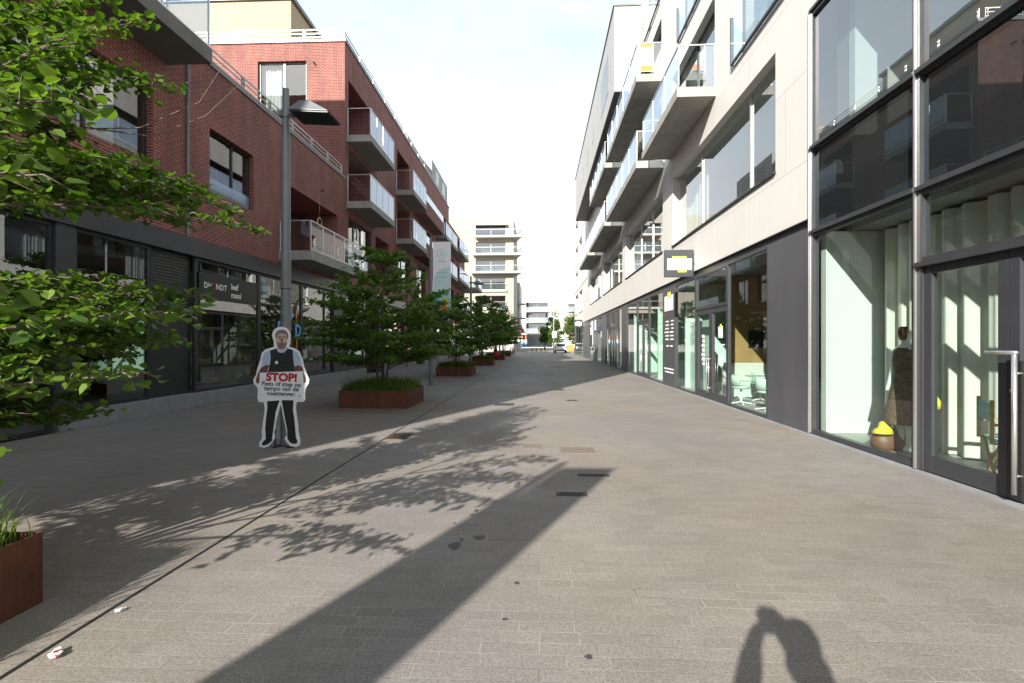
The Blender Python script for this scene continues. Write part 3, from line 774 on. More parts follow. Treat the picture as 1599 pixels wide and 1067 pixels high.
# double door with transom light
def double_door(a, b, thr=2.55, u=None):
    m_ = (a + b) / 2
    fr = window(rb, FR, a, b, thr, zt, .0, fmat=M['anth'], pmat=M['glass'], fw=.08, name='transom_light')
    for (p, q, s) in ((a, m_ - .002, 1), (m_ + .002, b, -1)):
        dr = window(rb, FR, p, q, .022, thr - .003, .02, fmat=M['anth'], pmat=M['glass'], fw=.13, name='door', kick=.2)
        hd = MB(); uu = m_ - .08 if s == 1 else m_ + .08
        hd.tube([FR(uu, -.06, .2), FR(uu, -.06, 1.3)], .014, 8)
        for z in (.35, 1.15): hd.tube([FR(uu, -.06, z), FR(uu, .018, z)], .01, 6)
        hd.build('handle', M['alu'], dr, smooth=True)
double_door(13.1, 15.7)
shopwin(15.7, 18.0)
pt = panel(18.0, 19.75)
shopwin(19.75, 22.3)
double_door(22.3, 25.0)
shopwin(25.0, 27.8)
panel(27.8, 29.5)
shopwin(29.5, 32.0); double_door(32.0, 34.3); shopwin(34.3, 36.6)
panel(36.6, 39.0)
shopwin(39.0, 42.4); double_door(42.4, 44.8); shopwin(44.8, 48.3)
panel(48.3, 55.4)
shopwin(55.4, 58.5); shopwin(58.5, 62.5); shopwin(62.5, 66.3); panel(66.3, 68.4)
# opening hours panel: notice and unreadable lines
w = MB(); w.fbox(FR, 18.25, 19.45, -.02, -.0125, 2.75, 3.3); w.build('notice', M['print_white'], pt)
w = MB(); w.fbox(FR, 18.55, 19.0, -.024, -.0203, 3.2, 3.42); w.build('yellow_tab', M['lime'], pt)
w = MB()
r9 = random.Random(4)
for i in range(6):
    z = 2.34 - i * .13
    w.fbox(FR, 18.2, 18.2 + r9.uniform(.25, .5), -.016, -.0125, z, z + .05); w.fbox(FR, 18.85, 18.85 + r9.uniform(.4, .65), -.016, -.0125, z, z + .05)
for i in range(2): w.fbox(FR, 18.3 + i * .55, 18.65 + i * .55, -.016, -.0125, 1.45, 1.5)
for i in range(2): w.fbox(FR, 18.2, 19.5 - i * .12, -.016, -.0125, .62 - i * .12, .67 - i * .12)
w.build('printed_lines', M['print_white'], pt)
# stickers on the cafe door
w = MB(); w.fbox(FR, 13.45, 13.75, .005, .012, 1.72, 2.02); st = w.build('door_sticker', M['print_white'], rb)
w = MB(); w.fbox(FR, 13.5, 13.62, .001, .0045, 1.98, 2.08); w.build('yellow_tab', M['lime'], st)
w = MB()
for i in range(7): w.fbox(FR, 14.9, 14.9 + .16 + .1 * ((i * 37) % 5) / 5, .003, .009, .95 + i * .13, .95 + i * .13 + .09)
w.build('door_lettering', M['print_white'], rb)
w = MB(); w.fbox(FR, 13.3, 13.8, .003, .009, 1.52, 1.56); w.fbox(FR, 13.4, 13.75, .003, .009, 1.0, 1.3); w.build('door_lettering', M['paleteal'], rb)

# projecting sign box
ps = empty('projecting_sign', (XR - .45, 15.85, 4.0)); tag(ps, 'dark square projecting sign with white panel and yellow tabs above the shop door', 'sign')
b = MB(); b.box(-.44, .42, -.07, .07, -.41, .41); b.build('sign_box', M['anth'], ps, bevel=.008)
b = MB(); b.box(-.37, .36, -.08, -.072, -.20, .14); b.build('white_panel', M['whitep'], ps)
b = MB(); b.box(-.22, .2, -.082, -.0705, .142, .21); b.box(-.05, .2, -.082, -.0705, -.27, -.202); b.build('yellow_tab', M['lime'], ps)
b = MB()
for i in range(2): b.box(-.3 + i * .02, .3 - i * .1, -.0835, -.0803, -.02 - i * .07, .0 - i * .07)
b.build('faint_line', M['paleteal'], ps)
b = MB(); b.box(.421, .448, -.03, .03, -.05, .05); b.build('bracket', M['dark'], ps)
p2 = copy_tree(ps); p2.location = (XR - .45, 56.0, 3.65); p2['label'] = 'small white projecting sign far along the white building, at its last shop'; 
# ---- near two storey glass shopfront
bays = [(-3.9, -1.6), (-1.6, .9), (.9, 3.4)]
gm, gs = M['anth'], M['glass']
def nearbay(a, b):
    window(rb, FR, a, b, .03, 3.5, 0, fmat=gm, pmat=gs, fw=.075, name='shop_window', fd=.1)
    window(rb, FR, a, b, 3.503, 4.96, 0, fmat=gm, pmat=M['spandrel'], fw=.055, name='spandrel_window', fd=.1)
    window(rb, FR, a, b, 4.963, 7.31, 0, fmat=gm, pmat=M['glassup'], fw=.06, name='upper_window', fd=.1)
for a, b in bays: nearbay(a, b)
nearbay(6.66, 9.155)
a, b = 3.4, 6.655
window(rb, FR, a, b, 4.963, 7.31, 0, fmat=gm, pmat=M['glassup'], fw=.06, name='upper_window', fd=.1)
window(rb, FR, a, b, 3.503, 4.96, 0, fmat=gm, pmat=M['spandrel'], fw=.055, name='spandrel_window', fd=.1)
window(rb, FR, a, b, 2.56, 3.5, 0, fmat=gm, pmat=gs, fw=.085, name='transom_light', fd=.1)
for (p, q) in ((a, a + .12), (b - .1, b)):
    w = MB(); w.fbox(FR, p, q, 0, .1, .03, 2.557); w.build('door_jamb', gm, rb)
dl = window(rb, FR, 5.42, 6.55, .03, 2.55, .02, fmat=gm, pmat=gs, fw=.115, name='door', kick=.2)
dr = window(rb, FR, 3.525, 5.413, .03, 2.55, .02, fmat=gm, pmat=gs, fw=.115, name='door', kick=.2)
w = MB(); w.fbox(FR, 5.24, 5.40, -.015, .019, .05, 1.42); w.build('lock_plate', M['black'], dr)
w = MB(); w.tube([FR(5.23, -.09, .12), FR(5.23, -.09, 1.5)], .022, 10); w.tube([FR(5.55, -.09, 1.5), FR(5.2, -.09, 1.5)], .02, 10)
w.tube([FR(5.5, -.09, 1.5), FR(5.5, .018, 1.5)], .014, 8)
for z in (.3, 1.3): w.tube([FR(5.23, -.09, z), FR(5.23, -.016, z)], .012, 8)
w.build('handle', M['alu'], dr, smooth=True)
w = MB(); w.tube([FR(5.33, -.03, 1.12), FR(5.33, -.016, 1.12)], .022, 12); w.build('lock', M['alu'], dr)
w = MB(); w.fbox(FR, 6.64, 6.668, -.03, -.002, .03, 7.31); w.fbox(FR, 9.158, 9.185, -.03, .1, .03, 7.34); w.fbox(FR, 9.12, 9.14, -.012, -.002, .05, 7.3); w.build('aluminium_strip', M['alu'], rb)
w = MB(); w.fbox(FR, H0, 9.156, -.03, .1, 7.313, 7.36); w.build('top_frame', M['dark'], rb)
w = MB()
for (p, q) in ((3.4, 6.63), (6.67, 9.12), (.9, 3.39)):
    w.fbox(FR, p, q, -.045, -.002, 4.93, 4.985); w.fbox(FR, p, q, -.045, -.002, 3.475, 3.525)
w.fbox(FR, 3.4, 6.63, -.05, -.002, 2.53, 2.585)
w.build('transom_cap', gm, rb)
# interior of near shop
w = MB(); w.fbox(FR, H0 + .1, 9.1, .12, 6, .005, .05); w.build('shop_floor', M['floorint'], rb)
w = MB(); w.fbox(FR, H0 + .1, 9.1, .55, 6, 3.5, 4.9); w.build('upper_floor', M['intmid'], rb)
w = MB(); w.fbox(FR, 9.0, 9.15, .18, 6, .055, 3.49); w.fbox(FR, 8.6, 8.75, .42, 6, 4.97, 7.6); w.build('interior_wall', M['intw'], rb)
w = MB(); w.fbox(FR, H0 + .1, 9.1, 5.9, 6.05, .05, 8.0); w.build('interior_wall', M['intmid'], rb)
w = MB(); w.fbox(FR, 8.76, 9.1, .42, 5.8, 4.97, 7.6); w.build('interior_wall', M['intmid'], rb)
cu_ = MB(); n = 420; vs = []
for i in range(n + 1):
    y = .9 + 7.95 * i / n
    x = 1.02 + .07 * sin(i * .36 + sin(i * .05)) + .04 * sin(i * .14 + 1) + .02 * sin(i * .8)
    vs += [(x, y, .06), (x, y, 3.45)]
cu_.add(vs, [(2 * i, 2 * i + 2, 2 * i + 3, 2 * i + 1) for i in range(n)])
cu_.build('curtain', M['curtain'], rb, smooth=True)
# --- cafe interior
w = MB(); w.fbox(FR, 9.4, 19.6, .32, 4.5, .005, .03); w.build('shop_floor', M['floorint'], rb)
w = MB(); w.fbox(FR, 15.72, 15.82, 1.0, 4.4, .035, 3.6); w.build('wood_wall', M['wood'], rb)
w = MB(); w.fbox(FR, 9.3, 68, .31, 4.55, 3.62, 3.7); w.build('shop_ceiling', M['intmid'], rb)
w = MB(); w.fbox(FR, 18.0, 18.1, .35, 2.2, .035, 3.6); w.fbox(FR, 15.72, 18.0, .5, .56, .035, 2.3); w.build('mint_wall', M['mint'], rb)
for k, (p, q, mt) in enumerate([(19.8, 22.2, 'mint'), (25.1, 27.7, 'mint'), (29.6, 31.5, 'intw'), (39.1, 41, 'intw'), (44.9, 48, 'intmid'), (34.4, 36.5, 'intmid')]):
    w = MB(); w.fbox(FR, q - .1, q, .35, 4.5, .035, 3.6); w.fbox(FR, p, q - .11, 2.0 + .2 * k, 2.1 + .2 * k, .035, 3.6 if k > 1 else 2.4); w.build('interior_wall', M[mt], rb)
w = MB(); w.fbox(FR, 19.7, 68, .32, 4.5, .005, .03); w.build('shop_floor', M['floorint'], rb)
# cafe furniture
tvm = MB(); tvm.box(XR + 1.55, XR + 2.0, 15.66, 15.70, 1.45, 1.95); tag(tvm.build('wall_screen', M['black'], bevel=.01), 'black screen on the plywood wall inside the cafe', 'screen')
def cafe_table(x, y, label):
    t = empty('cafe_table', (x, y, .03)); tag(t, label, 'table')
    b = MB(); b.box(-.4, .4, -.35, .35, .70, .73); b.build('table_top', M['tintf'], t, bevel=.005)
    b = MB(); b.tube([(0, 0, .03), (0, 0, .70)], .03, 10); b.build('pedestal', M['whitep'], t)
    b = MB(); b.bar((-.3, 0, .015), (.3, 0, .015), .05, .03); b.bar((0, -.3, .017), (0, .3, .017), .05, .03); b.build('foot', M['whitep'], t)
cafe_table(XR + 1.0, 13.2, 'pale cafe table standing just behind the cafe window')
def cafe_chair(x, y, rz, label, proto=None):
    if proto is not None:
        t = copy_tree(proto); t.location = (x, y, .03); t.rotation_euler = (0, 0, rz); t['label'] = label; return t
    t = empty('cafe_chair', (x, y, .03), rz); tag(t, label, 'chair', 'chairs in the cafe')
    b = MB(); b.loft([(0, 0, .40, .19, .19), (0, 0, .43, .23, .22), (0, 0, .46, .23, .22), (0, 0, .47, .2, .19)], 16); b.build('seat', M['tintf'], t, smooth=True)
    b = MB(); vs = []; n = 12
    for i in range(n + 1):
        a_ = pi * (.1 + .8 * i / n); vs += [(.25 * cos(a_), .23 * sin(a_), .47), (.27 * cos(a_), .26 * sin(a_), .74)]
    b.add(vs, [(2 * i, 2 * i + 2, 2 * i + 3, 2 * i + 1) for i in range(n)])
    o = b.build('backrest', M['tintf'], t, smooth=True); so_ = o.modifiers.new('s', 'SOLIDIFY'); so_.thickness = .025
    b = MB(); b.tube([(0, 0, .06), (0, 0, .40)], .028, 10); b.build('pedestal', M['whitep'], t)
    b = MB()
    for k in range(4): b.bar((0, 0, .07), (.26 * cos(k * pi / 2), .26 * sin(k * pi / 2), .02), .04, .025)
    b.build('star_base', M['whitep'], t)
    return t
c0 = cafe_chair(XR + .55, 12.1, 2.6, 'pale swivel chair right behind the cafe window pane')
cafe_chair(XR + 1.25, 14.1, .2, 'pale swivel chair at the far side of the cafe table', c0)
cafe_chair(XR + .42, 13.3, 1.4, 'pale swivel chair beside the cafe door', c0)
b = MB(); b.box(XR + .75, XR + 3.3, 14.9, 15.45, .03, .48); be = b.build('bench', M['tintf'], bevel=.02); tag(be, 'long pale bench against the plywood wall of the cafe', 'bench')
b = MB(); b.box(XR + .75, XR + 3.3, 15.46, 15.64, .03, 1.0); b.build('backrest', M['curtain'], be, bevel=.03)

# ---- near shop things: mannequin, bag, hat, director chair
def skin_obj(name, pts, edges, rad, mat, parent, sub=2, root=0):
    me = bpy.data.meshes.new(name); me.from_pydata([Vector(p) for p in pts], edges, [])
    o = bpy.data.objects.new(name, me); COL.objects.link(o)
    if parent: o.parent = parent
    me.materials.append(mat)
    sk = o.modifiers.new('skin', 'SKIN'); sk.use_smooth_shade = True
    for i, r in enumerate(rad):
        v = me.skin_vertices[0].data[i]; v.radius = r if isinstance(r, tuple) else (r, r); v.use_root = (i == root)
    ss = o.modifiers.new('sub', 'SUBSURF'); ss.levels = sub; ss.render_levels = sub
    return o
mq = empty('mannequin', (XR + .50, 7.55, .05), radians(100)); tag(mq, 'headed shop mannequin with bronze face wearing a brown dress behind the glass', 'mannequin')
P_ = [(0, 0, .95), (0, 0, 1.12), (0, 0, 1.32), (0, 0, 1.46), (0, .01, 1.54), (0, .015, 1.64), (0, .01, 1.75),
      (.17, 0, 1.43), (.22, .0, 1.17), (.23, .06, .94), (.235, .09, .84), (-.17, 0, 1.43), (-.23, -.02, 1.17), (-.25, .04, .95), (-.25, .07, .85),
      (.09, 0, .88), (.09, .02, .48), (.09, .0, .1), (.09, .09, .03), (-.09, 0, .88), (-.1, .03, .48), (-.1, .06, .1), (-.1, .15, .03)]
E_ = [(0, 1), (1, 2), (2, 3), (3, 4), (4, 5), (5, 6), (3, 7), (7, 8), (8, 9), (9, 10), (3, 11), (11, 12), (12, 13), (13, 14), (0, 15), (15, 16), (16, 17), (17, 18), (0, 19), (19, 20), (20, 21), (21, 22)]
R_ = [(.14, .10), (.11, .085), (.15, .10), (.10, .08), .045, (.072, .085), (.07, .085), .055, .04, .03, .025, .055, .04, .03, .025, .08, .055, .035, .025, .08, .055, .035, .025]
skin_obj('body', P_, E_, R_, M['manneq'], mq)
b = MB(); b.loft([(0, -.01, .40, .30, .26), (0, 0, .62, .27, .22), (0, 0, .90, .20, .16), (0, 0, 1.10, .155, .125), (0, 0, 1.30, .19, .14), (0, 0, 1.43, .19, .11), (0, 0, 1.475, .12, .09)], 28, cap=False)
b.build('dress', M['dress'], mq, smooth=True)
b = MB(); b.loft([(0, .045, 1.585, .045, .05), (0, .055, 1.64, .06, .062), (0, .055, 1.70, .064, .066), (0, .05, 1.75, .062, .062), (0, .045, 1.775, .05, .05)], 16); b.build('bronze_face', M['bronze'], mq, smooth=True)
b = MB(); b.loft([(.26, .08, .70, .05, .09), (.26, .08, .80, .055, .10), (.26, .08, .86, .03, .05)], 14); tag(b.build('clutch_bag', M['yellow'], smooth=True), 'small yellow bag hanging at the mannequin hand', 'bag')
bpy.data.objects['clutch_bag'].location = (XR + .42, 7.2, .0)
hb = empty('handbag', (XR + .36, 7.72, .05)); tag(hb, 'brown rounded leather bag on the shop window floor', 'bag')
b = MB(); b.loft([(0, 0, 0, .20, .13), (0, 0, .06, .235, .155), (0, 0, .17, .225, .14), (0, 0, .26, .16, .09), (0, 0, .31, .07, .04)], 20); b.build('bag_body', M['brownlea'], hb, smooth=True)
b = MB(); b.ring((0, 0, .30), (1, 0, 0), (0, 0, 1), .10, .012, 20, 6); b.build('strap', M['brownlea'], hb, smooth=True)
b = MB(); b.loft([(-.13, -.07, .20, .20, .17), (-.10, -.05, .26, .16, .14), (-.07, -.04, .30, .115, .11), (-.06, -.03, .38, .10, .095), (-.06, -.03, .405, .06, .06)], 20)
ht = b.build('hat', M['yellow'], smooth=True); ht.scale = (.72, .72, .8); ht.location = (XR + .33, 7.70, .135); tag(ht, 'yellow bucket hat lying on the brown leather bag', 'hat')
dc = empty('director_chair', (XR + .55, 5.98, .05), radians(62)); tag(dc, 'wooden folding director chair with pale blue cloth behind the glass door', 'chair')
b = MB(); b.box(-.24, .24, -.2, .2, .46, .475); b.build('seat', M['lblue'], dc)
b = MB(); b.box(-.26, .26, .225, .24, .68, .88); b.build('backrest', M['lblue'], dc)
b = MB()
for s in (-1, 1):
    b.box(s * .27 - .015, s * .27 + .015, .21, .245, .44, .92); b.box(s * .27 - .03, s * .27 + .03, -.24, .209, .64, .665); b.box(s * .27 - .015, s * .27 + .015, -.2, -.165, .44, .638); b.box(s * .27 - .015, s * .27 + .015, -.22, .205, .435, .4595)
b.build('frame', M['woodl'], dc)
for yy in (-.17, .17):
    for s in (-1, 1):
        b = MB(); b.bar((s * .25, yy + s * .012, .43), (-s * .25, yy + s * .012, .03), .022, .035); b.build('leg', M['woodl'], dc)
b = MB()
for s in (-1, 1): b.box(s * .27 - .02, s * .27 + .02, -.23, .23, .0, .03)
b.build('runner', M['woodl'], dc)
# spot lamp inside above the door
sp_ = empty('ceiling_spotlight', (XR + .6, 5.65, 3.42)); tag(sp_, 'black ceiling spotlight behind the glass above the shop door', 'spotlight')
b = MB(); b.box(-.15, .15, -.02, .02, 0, .03); b.tube([(0, 0, 0), (0, 0, -.1)], .012, 8); b.build('track', M['black'], sp_)
b = MB(); b.tube([(0, -.05, -.08), (0, .1, -.22)], .05, 14); b.build('lamp_head', M['black'], sp_, smooth=True)

# ================================================================== END OF STREET
def flat_block(name, label, x0, x1, y0, y1, H, mat, wins, bals, extra=None):
    t = empty(name, (0, y0, 0)); tag(t, label, 'building')
    F = lambda u, d, z: (u, d, z)
    w = MB(); wall_holes(w, F, x0, x1, 0, H, [(*q, .5) for q in wins])
    D = y1 - y0
    w.quad((x0, 0, 0), (x0, D, 0), (x0, D, H), (x0, 0, H)); w.quad((x1, 0, 0), (x1, D, 0), (x1, D, H), (x1, 0, H)); w.quad((x0, 0, H), (x1, 0, H), (x1, D, H), (x0, D, H))
    w.build('wall', mat, t)
    for q in wins: window(t, F, *q, .42, mull=(q[0] + (q[1] - q[0]) * .5,), fmat=M['steel'])
    w = MB(); w.box(x0 + .1, x1 - .1, 1.8, 2.0, .1, H - .2); w.build('interior_wall', M['intmid'], t)
    for q in bals: balcony(t, F, *q)
    return t, F
# main white building facing us
Yw = 90
wins = [(-11.2, -5.9, z, z + 2.0) for z in (6.0, 9.2, 12.4, 15.6, 18.8)]
wins[-1] = (-11.2, -5.9, 20.3, 22.0)
wins = [(-11.2, -5.9, z, z + 2.1) for z in (4.6, 7.75, 10.9, 14.05, 17.2, 20.2)]
wb, FW = flat_block('white_end_building', 'tallest white building closing the street, with stacked prow shaped balconies', -22, -4.5, Yw, Yw + 16, 23.6, M['endwall'], wins, [])
for k, z in enumerate((7.4, 10.55, 13.65, 16.8, 19.9)):
    th = .35
    if k >= 2:
        xw = (-11.9, -11.6, -11.2)[k - 2]
        poly = [(xw, 0), (xw, -1.4), (-2.9, -1.4), (-4.497, 4.5), (-4.497, -.003), ]
    else:
        poly = [(-11.6, 0), (-11.6, -.35), (-5.6, -.35), (-5.6, -.003)]
    b = MB(); b.prism(poly, lambda a, c, d: (a, c, d), z, z + th); sl = b.build('balcony', M['whitefar'], wb)
    b = MB()
    pl = [poly[1], poly[2]] if k < 2 else [poly[1], poly[2], poly[3]]
    for i in range(len(pl) - 1):
        b.quad((*pl[i], z + th), (*pl[i + 1], z + th), (*pl[i + 1], z + th + 1.0), (*pl[i], z + th + 1.0))
    b.build('glass_panel', M['balglass'], sl)
    b = MB()
    for i in range(len(pl) - 1): b.bar((*pl[i], z + th + 1.0), (*pl[i + 1], z + th + 1.0), .06, .05)
    b.build('handrail', M['alu'], sl)
b = MB(); b.box(-22, -4.52, -.04, -.004, 0, 4.1); b.build('base_cladding', M['greyclad'], wb)
b = MB(); b.box(-11.2, -5.6, -.8, -.004, 22.15, 22.4); b.build('canopy', M['greyclad'], wb)
# second white block, behind on the right of it
wins = [(-4.0, 2.7, z, z + 2.5) for z in (4.7, 8.0, 11.2)] + [(8.7, 13.5, 11.3, 13.3)]
cb, FC = flat_block('white_corner_building', 'lower white building with recessed balconies behind the parasols', -6.5, 17, 155, 170, 14.6, M['white2'], wins, [(-4.1, 2.9, .8, 4.3, .35, 1.15, 4), (-4.1, 2.9, .8, 7.5, .35, 1.15, 4), (-4.1, 2.9, .8, 10.8, .35, 1.15, 4), (8.5, 13.7, .8, 10.8, .35, 1.15, 3)])
b = MB(); b.box(-6.4, 3.9, -.03, -.004, .2, 3.9); b.build('shop_front', M['carglass'], cb)
b = MB(); b.box(4.0, 6, -.2, -.004, 0, 4.2); b.build('pillar', M['greyclad'], cb)
sb_, FS = flat_block('white_side_building', 'narrow white building with slanted balconies between the two white blocks', -12, -4.2, 110, 124, 14.5, M['whitefar'], [(-6.9, -4.6, z, z + 2) for z in (4, 7, 10)], [(-7, -2.9, 1.0, z, .3, 1.0, 3) for z in (3.6, 6.6, 9.6)])
bh, _ = flat_block('far_grey_building', 'distant pale building rising behind the street trees on the right', 18, 44, 160, 170, 12, M['white2'], [(20, 24, 6, 8), (28, 32, 6, 8)], [])
sg2 = MB(); sg2.box(-4.1, -3.1, 103.8, 104, 3.6, 4.4); tag(sg2.build('shop_sign', M['red']), 'small red and white shop sign on the far white building corner', 'sign')
sg3 = MB(); sg3.box(-4.05, -3.6, 103.77, 103.795, 3.7, 4.0); sg3.build('white_mark', M['print_white'], bpy.data.objects['shop_sign'])
b = MB(); b.box(-4.14, -4.1, 103.85, 110, 3.9, 4.0); b.build('bracket', M['dark'], bpy.data.objects['shop_sign'])

# ================================================================== STREET FURNITURE
def lamp_post(x, y, label, head=True, banner=False):
    t = empty('street_lamp', (x, y, 0)); tag(t, label, 'street lamp', 'lamp posts along the planters')
    b = MB(); b.loft([(0, 0, 0, .085, .085), (0, 0, .02, .085, .085), (0, 0, .022, .078, .078), (0, 0, 3.0, .076, .076), (0, 0, 3.02, .07, .07), (0, 0, 4.75, .07, .07), (0, 0, 4.80, .062, .062), (0, 0, 5.05, .052, .052), (0, 0, 5.55, .048, .048)], 20)
    b.build('pole', M['pole'], t, smooth=False)
    b = MB(); b.loft([(0, 0, 2.42, .0785, .0785), (0, 0, 2.44, .0785, .0785)], 20); b.loft([(0, 0, 0, .12, .12), (0, 0, .015, .12, .12)], 20); b.build('collar', M['dark'], t)
    b = MB(); b.box(-.03, .03, -.0815, -.0755, .55, .95); b.build('service_hatch', M['pole'], t)
    if head:
        b = MB(); b.loft([(0, 0, 5.1, .066, .066), (0, 0, 5.22, .066, .066)], 16); b.tube([(.05, 0, 5.17), (.2, 0, 5.17)], .045, 10); b.box(-.1, -.055, -.04, .04, 5.12, 5.2)
        b.build('bracket', M['pole'], t)
        # shallow trapezoid lantern: sloped top, flat dark underside
        y0, y1 = -.30, .22
        vs = [(.17, y0, 5.10), (.17, y1, 5.10), (.80, y1, 5.06), (.80, y0, 5.06), (.30, y0 + .09, 5.265), (.30, y1 - .09, 5.265), (.46, y1 - .09, 5.27), (.46, y0 + .09, 5.27)]
        b = MB(); b.hexa(vs); h = b.build('lamp_head', M['pole'], t, bevel=.008)
        b = MB(); b.hexa([(.19, y0 + .02, 5.075), (.19, y1 - .02, 5.075), (.78, y1 - .02, 5.04), (.78, y0 + .02, 5.04), (.19, y0 + .02, 5.096), (.19, y1 - .02, 5.096), (.78, y1 - .02, 5.055), (.78, y0 + .02, 5.055)]); b.build('lens', M['black'], h)
    if banner:
        bn = empty('banner', (x, y, 0)); tag(bn, banner, 'banner')
        X0, X1, Z0, Z1 = .08, .75, 2.78, 5.36
        b = MB(); b.box(X0, X1, -.012, .012, Z0, Z1); cl = b.build('cloth', M['print_white'], bn)
        b = MB()
        for z in (Z0 - .02, Z1 + .02): b.tube([(.05, 0, z), (X1 + .03, 0, z)], .014, 8)
        b.build('bracket', M['pole'], bn)
        # print: ring with chevron, pale teal fields, colourful shapes at the foot
        def sheet(nm, poly, m_, lay=1):
            for sgn in (-1, 1):
                q = MB(); q.add([((X0 + X1) / 2 + (px_ if sgn < 0 else -px_), sgn * (.012 + .0015 * lay), pz_) for px_, pz_ in poly], [tuple(range(len(poly)))]); q.build(nm, M[m_], cl)
        sheet('pale_field', [(-.30, Z0 + .5), (.32, Z0 + .55), (.32, 4.45), (-.1, 4.3), (-.30, 4.0)], 'paleteal')
        sheet('teal_field', [(-.31, Z0 + .02), (.32, Z0 + .02), (.32, 3.62), (.05, 3.5), (-.31, 3.42)], 'teal', 2)
        sheet('blue_shape', [(-.32, Z0 + .01), (-.12, Z0 + .01), (-.12, 3.1), (-.2, 3.22), (-.32, 3.12)], 'blue', 3)
        sheet('yellow_shape', [(-.02, 3.05), (.2, 3.0), (.28, 3.2), (.1, 3.3)], 'yellow', 3)
        sheet('orange_shape', [(-.1, Z0 + .02), (.22, Z0 + .02), (.2, 3.0), (.02, 3.06)], 'orange', 4)
        for sgn in (-1, 1):
            q = MB(); q.ring(((X0 + X1) / 2, sgn * .0155, 4.92), (1, 0, 0), (0, 0, 1), .175, .009, 28, 4); cx = (X0 + X1) / 2
            q.bar((cx - .07, sgn * .0155, 4.82), (cx, sgn * .0155, 5.01), .018, .006, (0, 1, 0)); q.bar((cx + .07, sgn * .0155, 4.82), (cx, sgn * .0155, 5.01), .018, .006, (0, 1, 0))
            q.build('ring_emblem', M['teal'], cl)
            for z, wv in ((4.62, .3), (4.2, .42), (4.02, .42)):
                q = MB(); q.box(cx - wv / 2, cx + wv / 2, sgn * .0165 - .001, sgn * .0165 + .001, z, z + .03); q.build('printed_line', M['teal'], cl)
    return t
lamp_post(-3.94, 7.78, 'grey street lamp with flat lantern right behind the standee')
lamp_post(-4.05, 19.0, 'grey lamp post carrying the tall white and teal banner', False, 'tall white and teal banner on the lamp post past the first planter')
lamp_post(-4.07, 30.4, 'grey street lamp with flat lantern beyond the banner, between two planters')
lamp_post(-4.04, -3.75, 'grey lamp post with banner behind the viewer, casting the long shadow', False, 'white banner on the lamp post behind the viewer, casting the broad shadow')
lamp_post(-4.1, 53, 'farthest grey street lamp on the left, standing between the last planters')
# far lamp with a white sign
t = empty('street_lamp', (1.75, 62, 0)); tag(t, 'tall thin far street lamp with a white sign in the middle of the street end', 'street lamp')
b = MB(); b.loft([(0, 0, 0, .07, .07), (0, 0, 6.3, .05, .05)], 10); b.build('pole', M['steel'], t)
b = MB(); b.box(-.35, .05, -.15, .15, 6.3, 6.42); b.build('lamp_head', M['pole'], t)
s_ = MB(); s_.box(1.55, 2.1, 61.88, 61.92, 2.2, 2.95); tag(s_.build('traffic_sign', M['print_white']), 'white square sign on the far thin lamp post', 'sign')

# ---- planters with grass
def planter(y0, label):
    t = empty('planter', (-4.0, y0 + .84, 0)); tag(t, label, 'planter', 'rusty steel planters along the street')
    b = MB(); h = .43; w2 = .855; l2 = .84; th = .012
    b.box(-w2, w2, -l2, -l2 + th, 0, h); b.box(-w2, w2, l2 - th, l2, 0, h); b.box(-w2, -w2 + th, -l2 + th, l2 - th, 0, h); b.box(w2 - th, w2, -l2 + th, l2 - th, 0, h)
    b.build('steel_box', M['corten'], t)
    b = MB(); b.box(-w2 + th + .001, w2 - th - .001, -l2 + th + .001, l2 - th - .001, .02, h - .05); b.build('soil', M['soil'], t)
    r = random.Random(11); v = []; f = []
    for i in range(4200):
        x = r.uniform(-.82, .82); y = r.uniform(-.81, .81); a_ = r.random() * 2 * pi; L = r.uniform(.14, .42) * (1.15 - .3 * (x * x + y * y)); w_ = r.uniform(.003, .006)
        out = .35 + .5 * r.random(); dx, dy = cos(a_), sin(a_); z = h - .055
        q = len(v)
        for s, wd_ in ((0, 1), (.5, .8), (1, .1)):
            bx = x + dx * L * out * s * s; by = y + dy * L * out * s * s; bz = z + L * (s - .25 * s * s * out)
            v += [(bx - dy * w_ * wd_, by + dx * w_ * wd_, bz), (bx + dy * w_ * wd_, by - dx * w_ * wd_, bz)]
        f += [(q, q + 1, q + 3, q + 2), (q + 2, q + 3, q + 5, q + 4)]
    b = MB(); b.add(v, f); o = b.build('grass', M['grass'], t, fix=False); o['kind'] = 'stuff'
    return t
pys = [1.32, 12.22, 24.02, 35.45, 47.0, 58.5]
plab = ['rusty steel planter with long grass at the near left edge', 'rusty steel planter with grass under the full tree past the standee', 'rusty steel planter beside the banner post, third along the street', 'rusty steel planter beyond the second street lamp', 'rusty steel planter by the small red bin', 'last rusty steel planter before the end of the street']
pl0 = planter(pys[0], plab[0]); pl0.location.x = -3.91
for i in range(1, 6):
    c = copy_tree(pl0); c.location = (-4.0 - (.02 * i), pys[i] + .84, 0); c['label'] = plab[i]
rbn = MB(); rbn.loft([(0, 0, 0, .16, .16), (0, 0, .08, .26, .26), (0, 0, .4, .30, .30), (0, 0, .55, .24, .24), (0, 0, .6, .1, .1)], 18)
o = rbn.build('bin', M['red'], smooth=True); o.location = (-3.85, 46.2, .18); tag(o, 'small rounded red bin standing by the far planters', 'bin')
ft = MB(); ft.loft([(0, 0, -.18, .14, .14), (0, 0, 0, .13, .13)], 12); ft.build('foot', M['dark'], o)

